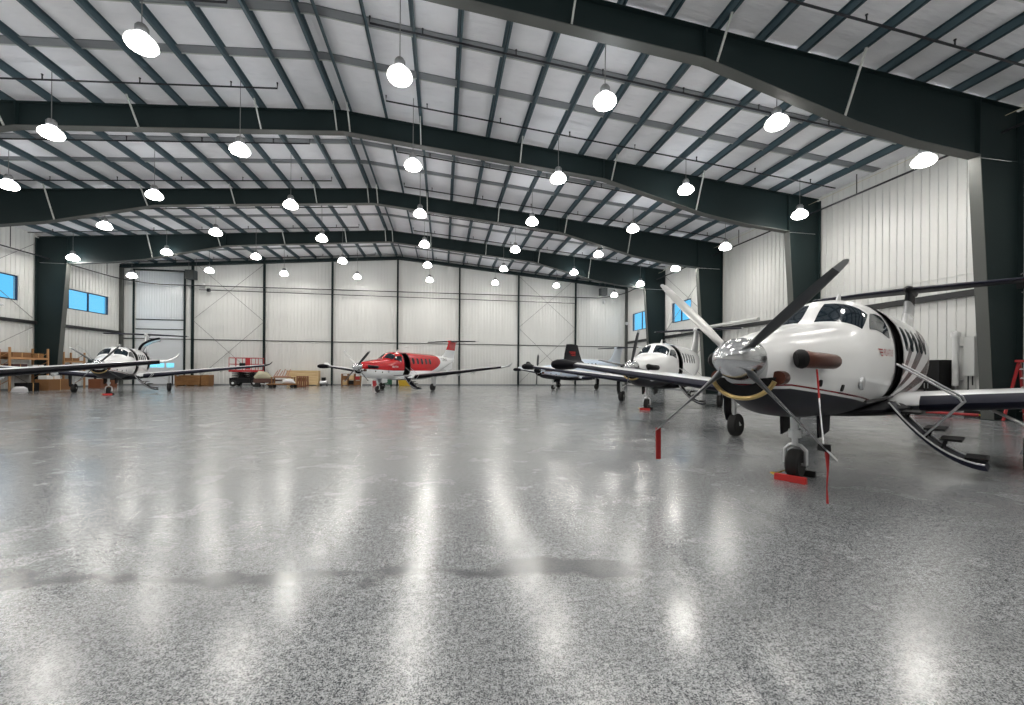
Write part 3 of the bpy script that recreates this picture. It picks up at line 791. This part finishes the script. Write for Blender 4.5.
NEAR = plane('large white turboprop plane with red lettering and open airstair, nearest on the right', org((5.26, 5.33), 29.3), R(29.3), livery('white zebra livery', zebra=True), WTOP, None, NAVY, BLACKP, [WHITEP, SIL, BLACKP], 47, stab=BLACKP, sheen_blade=True, wl=.8)
# near plane: winglet emblem and nose lettering
def on_hull(x0, z0):
    return lambda u, v_: fpt(x0+u, ang_at(x0+u, z0+v_), .008)
text_on(LOGO, 'PILATUS', .155, 'nose_lettering', NEAR, on_hull(3.63, 1.86), .25)
m = MB()
for k in range(3):
    m0 = .045*k
    pts = [(3.40+m0, 1.965-.045*k), (3.61, 1.965-.045*k), (3.605, 1.94-.045*k), (3.44+m0, 1.94-.045*k)]
    m.add([fpt(x, ang_at(x, z), .008) for x, z in pts], [(0, 1, 2, 3)])
m.build('wing_emblem', LOGO, NEAR)
P2 = plane('white turboprop plane second on the right, facing the viewer behind the nearest wing', org((8.34, 15.65), 46), R(46), livery('white dark-belly livery'), WTOP, None, NAVY, BLACKP, [WHITEP, WHITEP, WHITEP], 12, exh=BLACK, stab=WHITEP)
P3 = plane('pale blue-white turboprop plane parked farthest at the back right', org((9.2, 32.8), 34), R(34), livery('pale blue livery', top=(.66, .74, .86)), WTOP, None, NAVY, BLUEW, [BLUEW, BLUEW, BLUEW], 4, door=False, scale=.92, spinner=BLACKP, stab=BLUEW, lip=BLACK)
RED = plane('red and white turboprop plane with open airstair, in front of the back wall', org((-4.4, 29.1), 61), R(61), livery('red and white livery', red=True), WGREY, None, BLACKP, WHITEP, [WHITEP, REDP, REDP], 45, stab=SIL, exh=BLACKP, lip=GEARM, bellypack=WHITEP, sheen_blade=True)
P5 = plane('white turboprop plane on the left with its rear cargo door raised', org((-19.05, 27.1), 113.5), R(113.5), livery('white livery with dark belly'), WTOP, None, NAVY, BLACKP, [WHITEP, WHITEP, WHITEP], 40, cargo=True, exh=EXH, stab=SIL)
P6 = plane('turboprop plane mostly outside the left edge, only its wing with white winglet showing', (-13.8, 7.46, 0), R(120), livery('white livery with navy belly'), WGREY, None, BLACKP, WHITEP, [WHITEP, WHITEP, WHITEP], 45, door=False)
text_on(INK, 'C-FVAI', .42, 'registration', RED, lambda u, v_: fpt(10.3+u, ang_at(10.3+u, 2.32+v_), .02))
text_on(WINK, 'PILATUS', .17, 'side_lettering', RED, lambda u, v_: fpt(3.05+u, ang_at(3.05+u, 1.72+v_), .01), .25)
# red emblem on the near plane's dark winglet
xl, ch, z, th = wing_st(7.8)
m = MB()
for k in range(3): m.box((xl+.44+.05*k, 8.12, z+.46-.06*k), (xl+.76, 8.135, z+.495-.06*k))
em = m.build('winglet_emblem', LOGO, NEAR)

# loose ground gear by the near plane
def local(pl, p):
    a = pl.rotation_euler.z; c, s = math.cos(a), math.sin(a)
    return Vector((pl.location.x + c*p[0]-s*p[1], pl.location.y + s*p[0]+c*p[1], p[2]))
q = local(NEAR, (2.22, -.02, 0))
t_ = thing('wheel_chock', 'red wheel chock against the nearest plane nose wheel', 'wheel chock', q, R(30))
m = MB(); m.prism([(-.05, 0), (.05, 0), (.035, .09), (-.035, .09)], 'y', -.20, .20); m.build('chock_block', REDW, t_, bevel=.006)
m = MB(); m.tube([(0, .2, .06), (.05, .27, .07), (.14, .22, .06), (.52, .2, .05)], .012, 6); m.build('cord', YELLOW, t_)
m = MB(); m.prism([(.51, 0), (.61, 0), (.585, .09), (.535, .09)], 'y', -.17, .2); m.build('rear_block', BLACK, t_, bevel=.006)
for P_, lab in ((P2, 'red wheel chock at the nose wheel of the second white plane on the right'), (P5, 'red wheel chock at the nose wheel of the left plane')):
    q = local(P_, (2.22, 0, 0)); c = copy_tree(t_); c.location = q; c.rotation_euler = P_.rotation_euler; c['label'] = lab

def blade_tip(pl, ang, r_): a = R(ang); return local(pl, (.40, -r_*math.sin(a), 1.75 + r_*math.cos(a)))
p = blade_tip(NEAR, 227, 1.38)
m = MB(); m.loft([[(p.x-.035, p.y-.012, p.z+.01), (p.x+.035, p.y-.012, p.z+.01), (p.x+.035, p.y+.012, p.z+.01), (p.x-.035, p.y+.012, p.z+.01)],
                  [(p.x-.032, p.y-.008, p.z-.2), (p.x+.032, p.y-.016, p.z-.2), (p.x+.032, p.y+.006, p.z-.2), (p.x-.032, p.y+.012, p.z-.2)],
                  [(p.x-.03, p.y-.004, p.z-.42), (p.x+.04, p.y-.004, p.z-.42), (p.x+.04, p.y+.008, p.z-.42), (p.x-.03, p.y+.008, p.z-.42)]])
tag(m.build('warning_streamer', REDC), 'red warning streamer hanging from the lower left propeller blade tip', 'streamer')
p = blade_tip(NEAR, 137, 1.25); e = local(NEAR, tuple(Vector((1.15, -.60, 1.64))))
t_ = thing('propeller_restraint', 'thin strap with red streamer tied from exhaust to lower right propeller blade', 'strap', (p.x, p.y, p.z))
m = MB(); d = e - p; m.tube([(0, 0, 0), d*.5+Vector((0, 0, -.04)), d], .008, 6); m.build('strap', ALU, t_)
m = MB(); m.tube([d*.62+Vector((0,0,-.025)), d*.99], .011, 6); m.build('strap_sleeve', REDC, t_)
m = MB(); m.loft([[(-.03, -.04, .03), (.04, -.04, .03), (.04, .04, .03), (-.03, .04, .03)], [(-.03, -.045, -.04), (.04, -.045, -.04), (.04, .045, -.04), (-.03, .045, -.04)]]); m.build('blade_cuff', BLACK, t_)
m = MB(); m.tube([(.04, 0, -.05), (.05, .0, -.25), (.04, .0, -.42), (.05, 0, -.58)], [.022, .009, .006, .012], 6); m.build('streamer', REDC, t_)

# ------------------------------------------------------------------ things along the back wall
# scissor lift
t_ = thing('scissor_lift', 'red scissor lift with railed platform by the back wall', 'lift', (-17.2, 39.6, 0), 0)
m = MB(); m.box((-1.15, -.55, .28), (1.15, .55, .75)); m.box((-.5, -.6, .3), (.5, -.54, .7)); m.build('chassis', BLACK, t_, bevel=.02)
for sx in (-.85, .85):
    for sy in (-.5, .5):
        m = MB(); m.lathe([(.1, -.09), (.26, -.1), (.29, -.05), (.29, .05), (.26, .1), (.1, .09)], (sx, sy, .29), 'y', 18); w = m.build('wheel', RUBBER, t_, True)
        m = MB(); m.lathe([(.02, -.11), (.1, -.105), (.1, .105), (.02, .11)], (sx, sy, .29), 'y', 12); m.build('wheel_hub', WHITEB, w)
m = MB()
for k in range(3):
    z0, z1 = .75+.17*k, .92+.17*k
    for sy in (-.38, .38): m.bar((-1.0, sy, z0), (1.0, sy, z1), .06, .07); m.bar((1.0, sy, z0), (-1.0, sy, z1), .06, .07)
    m.box((-.9, -.3, .74+.17*k), (.9, .3, .80+.17*k))
m.build('scissor_arms', BLACK, t_)
m = MB(); m.box((-1.2, -.58, 1.27), (1.2, .58, 1.45)); m.build('platform', REDT, t_, bevel=.015)
m = MB()
for z in (1.95, 2.5):
    for a, b in (((-1.17,-.55),(1.17,-.55)),((1.17,-.55),(1.17,.55)),((1.17,.55),(-1.17,.55)),((-1.17,.55),(-1.17,-.55))): m.tube([(a[0],a[1],z),(b[0],b[1],z)], .03, 6)
for x in (-1.17, -.6, .15, .5, 1.17):
    for y in (-.55, .55): m.tube([(x, y, 1.45), (x, y, 2.5)], .028, 6)
m.box((.15, -.57, 1.5), (.5, -.54, 2.48)); m.build('guard_rail', REDT, t_)
m = MB(); m.box((-.3, -.66, 1.75), (.15, -.58, 2.05)); m.build('control_box', BLACK, t_)

def crate(name, label, loc, sx, sy, sz, M, cat='crate', rz=0, slats=4, trim=None):
    t_ = thing(name, label, cat, loc, rz); m = MB(); m.box((-sx/2, -sy/2, .09), (sx/2, sy/2, sz)); m.build('body', M, t_, bevel=.01)
    m = MB()
    for k in range(slats+1):
        x = -sx/2+.05 + (sx-.1)*k/slats; m.box((x-.05, -sy/2-.022, .09), (x+.05, -sy/2, sz))
    m.box((-sx/2, -sy/2-.03, sz-.1), (sx/2, -sy/2, sz)); m.box((-sx/2, -sy/2-.03, .09), (sx/2, -sy/2, .19)); m.build('batten', trim or M, t_)
    for x in (-sx/2+.1, 0, sx/2-.1): m = MB(); m.box((x-.05, -sy/2, 0), (x+.05, sy/2, .09)); m.build('skid', trim or M, t_)
    return t_
crate('wooden_crate', 'long brown wooden crate left of the red lift', (-22.0, 40.2, 0), 1.95, .9, .95, WOOD, slats=4)
crate('plywood_crate', 'large pale plywood crate against the back wall', (-12.9, 41.0, 0), 2.75, .7, 1.42, PLY, slats=2)
crate('wooden_crate', 'small brown box standing beside the long brown crate', (-20.6, 40.15, 0), .62, .8, .98, WOOD, slats=2)
# covered cart
t_ = thing('cart', 'dark cart heaped with a khaki tarp right of the red lift', 'cart', (-15.25, 38.4, 0), .15)
m = MB(); m.box((-.75, -.4, .35), (.75, .4, .72)); m.box((.7, -.35, .5), (1.3, .35, .62)); m.build('bed', mat('dark rust steel', (.09, .04, .03), .6), t_, bevel=.02)
m = MB(); m.tube([(-.65, 0, .7), (-.35, 0, .98), (.1, 0, .9), (.5, 0, .75)], [.26, .42, .40, .18], 12); m.build('tarp', TARP, t_, True)
for sx in (-.5, .5):
    for sy in (-.4, .4): m = MB(); m.lathe([(.05, -.05), (.18, -.05), (.18, .05), (.05, .05)], (sx, sy, .18), 'y', 14); m.build('wheel', RUBBER, t_, True)
# low flat trolley with scrap
t_ = thing('flat_trolley', 'low flat trolley in front of the pale plywood crate', 'trolley', (-12.6, 36.3, 0), 0)
m = MB(); m.box((-1.5, -.5, .26), (.7, .5, .34)); m.build('deck', WOOD, t_, bevel=.01)
for sx in (-1.2, .4):
    for sy in (-.4, .4): m = MB(); m.lathe([(.04, -.05), (.13, -.05), (.13, .05), (.04, .05)], (sx, sy, .13), 'y', 14); m.build('wheel', RUBBER, t_, True)
m = MB(); m.tube([(-1.45, -.3, .3), (-1.9, -.3, .34), (-2.0, -.3, .34)], .03, 6); m.build('handle', WHITEB, t_)
m = MB(); rr = []
for x, r_ in ((-.4, .05), (-.3, .17), (0, .22), (.35, .2), (.55, .06)): rr.append([(x, .25*math.cos(2*PI*k/10)*r_/.2-.1, .34+max(0., r_*(1+math.sin(2*PI*k/10)))) for k in range(10)])
m.loft(rr); o = m.build('cloth_bundle', CLOTH, None, True); o.location = (-12.6, 36.3, 0); tag(o, 'white crumpled cloth bundle on the low flat trolley', 'cloth')
t_ = thing('work_stand', 'small brown stand of boards behind the low flat trolley', 'stand', (-13.4, 37.7, 0), 0)
m = MB(); m.box((-1.0, -.3, .80), (.8, .3, .86)); m.build('top', WOOD, t_)
for sx in (-.9, .7):
    for sy in (-.3, .3): m = MB(); m.box((sx-.04, sy-.04, 0), (sx+.04, sy+.04, .80)); m.build('leg', WOOD, t_)
t_ = thing('wire_basket', 'pink and brown heap of frames on the brown stand', 'basket', (-13.5, 37.7, .86), 0)
m = MB()
for k in range(6): m.bar((-.7+.22*k, -.2, 0.02), (-.5+.2*k, .2, .55+.12*(k % 2)), .05, .05)
m.box((-.7, -.25, .0), (.55, .25, .1)); m.build('frame_bars', mat('dusty pink wood', (.42, .24, .18), .7), t_)
t_ = thing('tool_rack', 'small brown open rack right of the low flat trolley', 'rack', (-11.95, 37.7, 0), 0)
m = MB()
for x in (-.34, 0, .34):
    for y in (-.3, .3): m.box((x-.05, y-.04, 0), (x+.05, y+.04, .95))
for z in (.05, .5, .88): m.box((-.38, -.34, z), (.38, .34, z+.06))
m.build('frame', mat('red brown wood', (.26, .10, .05), .6), t_)
for k in range(2): m = MB(); m.box((-.29+.34*k, -.25, .561), (-.06+.34*k, .2, .80)); o = m.build('cardboard_box', CARD); o.location = (-11.95, 37.7, 0); tag(o, 'small cardboard box on the brown open rack, %s' % ('left one', 'right one')[k], 'box')
t_ = thing('compressor', 'small grey compressor on the floor right of the plywood crate', 'compressor', (-11.05, 40.8, 0))
m = MB(); m.tube([(-.38, 0, .3), (-.3, 0, .3), (.3, 0, .3), (.38, 0, .3)], [.1, .2, .2, .1], 12); m.build('tank', GEARM, t_, True)
m = MB(); m.box((-.2, -.14, .48), (.15, .14, .78)); m.build('motor', BLACK, t_, bevel=.02)
for sx in (-.25, .25): m = MB(); m.box((sx-.03, -.15, 0), (sx+.03, .15, .14)); m.build('foot', BLACK, t_)
# shelving and stands behind the red plane
t_ = thing('shelf_unit', 'low wooden shelf unit with goods behind the red plane nose', 'shelf', (-8.6, 40.9, 0))
m = MB()
for x in (-.85, -.3, .3, .85): m.box((x-.03, -.3, 0), (x+.03, .3, 1.15))
for z in (.06, .55, 1.1): m.box((-.88, -.3, z), (.88, .3, z+.04))
m.build('frame', WOOD, t_)
for k, (x, z, h, M_, nm) in enumerate(((-.57, .1, .4, PLY, 'pale box on the bottom left of the low shelf unit'), (.0, .1, .38, BLACK, 'black box on the bottom middle of the low shelf unit'), (.57, .1, .36, CARD, 'brown box on the bottom right of the low shelf unit'), (-.57, .59, .36, CARD, 'brown box on the upper left of the low shelf unit'), (.02, .59, .4, PLY, 'pale box on the upper middle of the low shelf unit'), (.57, .59, .3, REDT, 'red box on the upper right of the low shelf unit'))):
    m = MB(); m.box((-.2, -.22, 0), (.2, .2, h)); m.box((-.02, -.225, 0), (.02, .205, h+.004)); o = m.build('storage_box', M_, bevel=.008); o.location = (-8.6+x, 40.9, z); tag(o, nm, 'box', 'boxes on the shelf')
t_ = thing('sawhorse', 'white A-shaped trestle behind the red plane', 'trestle', (-7.0, 39.8, 0), .2)
m = MB(); m.box((-.5, -.05, .95), (.5, .05, 1.05)); m.build('beam', WHITEB, t_)
for sx in (-.4, .4):
    for sy in (-1, 1): m = MB(); m.bar((sx, sy*.03, .97), (sx*1.15, sy*.36, .03), .06, .08); m.build('leg', WHITEB, t_)
t_ = thing('gas_can', 'red fuel can on the floor behind the red plane', 'can', (-6.35, 40.2, 0))
m = MB(); m.box((-.2, -.14, 0), (.2, .14, .5)); m.build('body', REDT, t_, bevel=.03)
m = MB(); m.tube([(-.1, 0, .48), (-.1, 0, .58), (.1, 0, .58), (.1, 0, .48)], .02, 6); m.build('handle', BLACK, t_)
t_ = thing('tool_chest', 'green tool chest on castors under the red plane by the wall', 'tool chest', (-5.2, 40.4, 0))
m = MB(); m.box((-.5, -.3, .14), (.4, .3, .72)); m.build('body', GREENP, t_, bevel=.02)
for k in range(3): m = MB(); m.box((-.46, -.33, .18+.18*k), (.36, -.3, .33+.18*k)); d_ = m.build('drawer', GREENP, t_); m = MB(); m.tube([(-.2, -.35, .27+.18*k), (.1, -.35, .27+.18*k)], .012, 6); m.build('handle', ALU, d_)
for sx in (-.42, .32):
    for sy in (-.22, .22): m = MB(); m.lathe([(.02, -.03), (.07, -.03), (.07, .03), (.02, .03)], (sx, sy, .07), 'y', 10); m.build('castor', RUBBER, t_)
t_ = thing('storage_bin', 'yellow storage bin by the back wall behind the red plane door', 'bin', (-3.6, 40.5, 0))
m = MB(); m.loft([[(-.5, -.35, 0), (.5, -.35, 0), (.5, .35, 0), (-.5, .35, 0)], [(-.62, -.42, .78), (.62, -.42, .78), (.62, .42, .78), (-.62, .42, .78)]]); m.build('body', YELLOW, t_, bevel=.02)
m = MB(); m.box((-.66, -.46, .78), (.66, .46, .84)); m.build('lid', YELLOW, t_, bevel=.015)

# pallet racks by the left wall
def rack(y0, y1, x0, x1, H, shelves, label):
    t_ = thing('pallet_rack', label, 'rack', ((x0+x1)/2, (y0+y1)/2, 0)); cx, cy = (x0+x1)/2, (y0+y1)/2
    for y in (y0, y1):
        m = MB()
        for x in (x0, x1): m.box((x-cx-.045, y-cy-.04, 0), (x-cx+.045, y-cy+.04, H))
        for k in range(4): m.bar((x0-cx, y-cy, .2+.6*k), (x1-cx, y-cy, .75+.6*k), .03, .03)
        m.build('upright_frame', ORANGE, t_)
    for z in shelves:
        for x in (x0, x1): m = MB(); m.box((x-cx-.03, y0-cy, z-.12), (x-cx+.03, y1-cy, z)); m.build('beam', ORANGE, t_)
        m = MB(); m.box((x0-cx, y0-cy+.05, z), (x1-cx, y1-cy-.05, z+.02)); m.build('deck', WOOD, t_)
    return t_
rack(31.0, 33.55, -28.2, -27.3, 2.85, (1.3, 2.2), 'orange pallet rack by the left wall in front of the column')
rack(34.75, 36.5, -28.2, -27.3, 2.7, (1.3, 2.05), 'orange pallet rack by the left wall right of the column')
rack(29.6, 30.7, -28.2, -27.6, 2.7, (1.3, 2.05), 'orange pallet rack at the far left edge')
def plain(name, label, loc, s, M, cat='box', rz=0, tape=True):
    m = MB(); m.box((-s[0]/2, -s[1]/2, 0), (s[0]/2, s[1]/2, s[2]))
    if tape: m.box((-s[0]/2-.003, -.03, 0.001), (s[0]/2+.003, .03, s[2]+.003), 1)
    o = m.build(name, [M, PLUG] if tape else M, bevel=.008); o.location = loc; o.rotation_euler.z = rz; return tag(o, label, cat)
plain('cardboard_box', 'long brown box on the top shelf of the middle orange rack, left', (-27.75, 31.9, 2.22), (.7, 1.2, .32), CARD)
plain('cardboard_box', 'brown box on the top shelf of the middle orange rack, right', (-27.75, 33.0, 2.22), (.7, .75, .28), WOOD)
plain('plastic_tote', 'dark tote on the lower shelf of the middle orange rack, left', (-27.75, 31.8, 1.32), (.7, .9, .45), mat('plum plastic', (.07, .03, .035), .5))
plain('plastic_tote', 'pale tote on the lower shelf of the middle orange rack, right', (-27.75, 33.0, 1.32), (.7, .8, .4), WHITEB)
plain('plastic_tote', 'plum tote on the top shelf of the orange rack right of the column', (-27.75, 35.6, 2.07), (.7, 1.2, .2), CARD)
plain('plastic_tote', 'dark tote on the lower shelf of the orange rack right of the column', (-27.75, 35.6, 1.32), (.7, 1.4, .5), mat('dark plum plastic', (.06, .025, .03), .5))
plain('plastic_tote', 'dark tote on the shelf of the far left orange rack', (-27.9, 30.15, 1.325), (.5, .9, .5), mat('brown plastic', (.09, .04, .03), .5))
plain('cardboard_box', 'big brown carton with white label on the floor below the left racks', (-26.5, 33.0, 0), (.8, 1.7, .75), CARD)
m = MB(); m.box((-.006, -.3, .25), (.0, .3, .6)); 
plain('cardboard_box', 'white roll-topped carton stacked on the big brown carton', (-26.5, 32.7, .755), (.5, 1.0, .25), WHITEB)
plain('plastic_tote', 'black tote on the floor left of the big brown carton', (-26.7, 31.4, 0), (.7, .8, .55), BLACK)
plain('wooden_box', 'reddish wooden box on the floor under the left plane nose', (-25.9, 36.3, 0), (.8, 1.6, .7), mat('red brown timber', (.20, .07, .03), .6))
m = MB(); m.loft([[(math.cos(2*PI*k/14)*.38*(1+.12*math.sin(k*3)), math.sin(2*PI*k/14)*.34, 0) for k in range(14)], [(math.cos(2*PI*k/14)*.34*(1+.12*math.sin(k*2+1)), math.sin(2*PI*k/14)*.3, .22) for k in range(14)], [(math.cos(2*PI*k/14)*.18, math.sin(2*PI*k/14)*.16, .33) for k in range(14)]])
o = m.build('cloth_bundle', CLOTH, smooth=True); o.location = (-26.4, 30.6, 0); tag(o, 'white bundle of sheeting on the floor below the left racks', 'cloth')
# workbench lamp by the left rack
t_ = thing('drill_press', 'dark drill press with thin lamp arm behind the left plane nose', 'machine', (-27.6, 37.9, 0))
m = MB(); m.lathe([(.3, 0), (.3, .06), (.08, .1), (.07, 1.9), (.12, 1.95)], (0,0,0), n=14); m.build('pedestal', BLACK, t_, True)
m = MB(); m.box((-.2, -.45, 1.9), (.2, .35, 2.25)); m.build('head', mat('dark green machine paint', (.02, .06, .05), .5), t_, bevel=.03)
m = MB(); m.box((-.2, -.25, 1.05), (.2, .25, 1.1)); m.build('work_table', GEARM, t_)
m = MB(); m.tube([(0, -.3, 2.2), (0, -.9, 2.9), (0, -1.6, 3.2)], .02, 6); m.build('lamp_arm', ALU, t_)
m = MB(); m.lathe([(.03, .08), (.1, 0), (.1, -.02)], (0, -1.65, 3.2), n=10); m.build('lamp_shade', WHITEB, t_)

# ------------------------------------------------------------------ things on the right wall
t_ = thing('storage_cabinet', 'tall black cabinet by the right wall behind the nearest tail', 'cabinet', (19.35, 13.2, 0))
m = MB(); m.box((-.3, -.42, .05), (.3, .42, 2.12)); m.build('body', BLACK, t_, bevel=.01)
for sy in (-1, 1): m = MB(); m.box((-.325, min(sy*.01, sy*.41), .08), (-.3, max(sy*.01, sy*.41), 2.08)); d_ = m.build('door', BLACK, t_); m = MB(); m.tube([(-.345, sy*.06, 1.0), (-.345, sy*.06, 1.2)], .012, 6); m.build('handle', ALU, d_)
for sy in (-.36, .36): m = MB(); m.box((-.28, sy-.04, 0), (.28, sy+.04, .05)); m.build('foot', BLACK, t_)
t_ = thing('downspout', 'white capped pipe standing on the right wall beside the column', 'pipe', (19.56, 12.62, 0))
m = MB(); m.tube([(0, 0, 1.12), (0, 0, 3.02)], .10, 16); m.build('pipe', WHITEB, t_, True)
m = MB(); m.tube([(0, 0, 2.98), (0, 0, 3.14), (.02, -.05, 3.22)], [.135, .15, .09], 16); m.build('cap', WHITEB, t_, True)
for z in (1.3, 2.6): m = MB(); m.box((.02, -.12, z), (.22, .12, z+.05)); m.build('wall_strap', ALU, t_)
t_ = thing('electrical_box', 'light grey tall electrical box right of the white wall pipe', 'electrical box', (19.74, 12.28, 1.5))
m = MB(); m.box((-.09, -.17, 0), (.08, .17, 1.5)); m.build('enclosure', mat('grey enclosure', (.55, .56, .55), .5), t_, bevel=.008)
m = MB(); m.tube([(-.02, .05, 0), (-.02, .05, -.5), (-.02, .12, -.62)], .02, 6); m.tube([(-.02, -.08, 0), (-.02, -.08, -.35)], .02, 6); m.build('conduit', DARK, t_)
t_ = thing('wall_outlet', 'small dark outlet box on the wall by the right column', 'outlet', (19.78, 11.75, 1.12))
m = MB(); m.box((-.05, -.1, -.06), (.05, .1, .06)); m.build('box', STEEL_W, t_, bevel=.008)
m = MB(); m.box((-.058, -.03, -.04), (-.05, .03, .04)); m.build('cover', DARK, t_)
t_ = thing('step_ladder', 'red step ladder with white treads at the right edge of the picture', 'ladder', (18.98, 10.35, 0), R(90))
for sx in (-1, 1):
    m = MB(); m.bar((sx*.28, -.45, 0.02), (sx*.17, 0, 2.0), .05, .10); m.build('side_rail', REDT, t_)
    m = MB(); m.bar((sx*.28, .5, 0.02), (sx*.17, .05, 1.95), .04, .07); m.build('rear_leg', REDT, t_)
for k in range(6):
    u = (k+.8)/6.6; z = 2.0*u; w_ = .28-.11*u; m = MB(); m.box((-w_, -.45+.45*u-.09, z-.025), (w_, -.45+.45*u+.05, z+.025)); m.build('tread', WHITEB, t_)
m = MB(); m.box((-.22, -.13, 1.98), (.22, .13, 2.06)); m.build('top_cap', REDT, t_)
t_ = thing('tow_bar', 'long red tow bar lying on the floor behind the nearest wing', 'tow bar', (18.2, 12.6, 0), R(-65))
m = MB(); m.tube([(-1.3, 0, .12), (1.3, 0, .12)], .05, 10); m.build('shaft', REDT, t_, True)
m = MB(); m.tube([(1.25, 0, .12), (1.5, .1, .12), (1.5, -.1, .12)], .03, 8); m.build('hitch', YELLOW, t_)
for sy in (-.12, .12): m = MB(); m.lathe([(.03, -.03), (.10, -.03), (.10, .03), (.03, .03)], (-.9, sy, .1), 'y', 12); m.build('wheel', RUBBER, t_)
t_ = thing('toolbox', 'small black toolbox on the floor by the right column', 'toolbox', (19.25, 11.8, 0), R(90))
m = MB(); m.box((-.28, -.14, 0), (.28, .14, .24)); m.build('body', BLACK, t_, bevel=.02)
m = MB(); m.tube([(-.12, 0, .23), (-.12, 0, .31), (.12, 0, .31), (.12, 0, .23)], .014, 6); m.build('handle', ALU, t_)
m = MB(); m.box((-.02, -.15, .14), (.03, -.13, .2)); m.build('latch', ALU, t_)

# ------------------------------------------------------------------ sky, camera, view
w = bpy.data.worlds.new('sky'); SC.world = w; w.use_nodes = True
bg = w.node_tree.nodes['Background']; bg.inputs[0].default_value = (.15, .64, 1.12, 1); bg.inputs[1].default_value = 1.0

cd = bpy.data.cameras.new('camera'); co = bpy.data.objects.new('camera', cd); C.objects.link(co)
cd.sensor_width = 36; cd.sensor_fit = 'HORIZONTAL'; cd.lens = 406.3/1024*36; cd.shift_y = 17.6/1024
co.matrix_world = Matrix.Translation((0, 0, 1.6)) @ Matrix.Rotation(R(-9.67), 4, 'Z') @ Matrix.Rotation(R(90), 4, 'X') @ Matrix.Rotation(R(.41), 4, 'Z')
cd.clip_start = .05; cd.clip_end = 300
SC.camera = co
SC.cycles.caustics_reflective = False; SC.cycles.caustics_refractive = False
SC.cycles.use_denoising = True
SC.cycles.max_bounces = 8; SC.cycles.diffuse_bounces = 5; SC.cycles.glossy_bounces = 4; SC.cycles.transparent_max_bounces = 6
SC.cycles.sample_clamp_indirect = 5.; SC.cycles.sample_clamp_direct = 25.
vs = SC.view_settings; vs.view_transform = 'Standard'; vs.look = 'None'; vs.gamma = 1; vs.use_curve_mapping = False
vs.exposure = .12
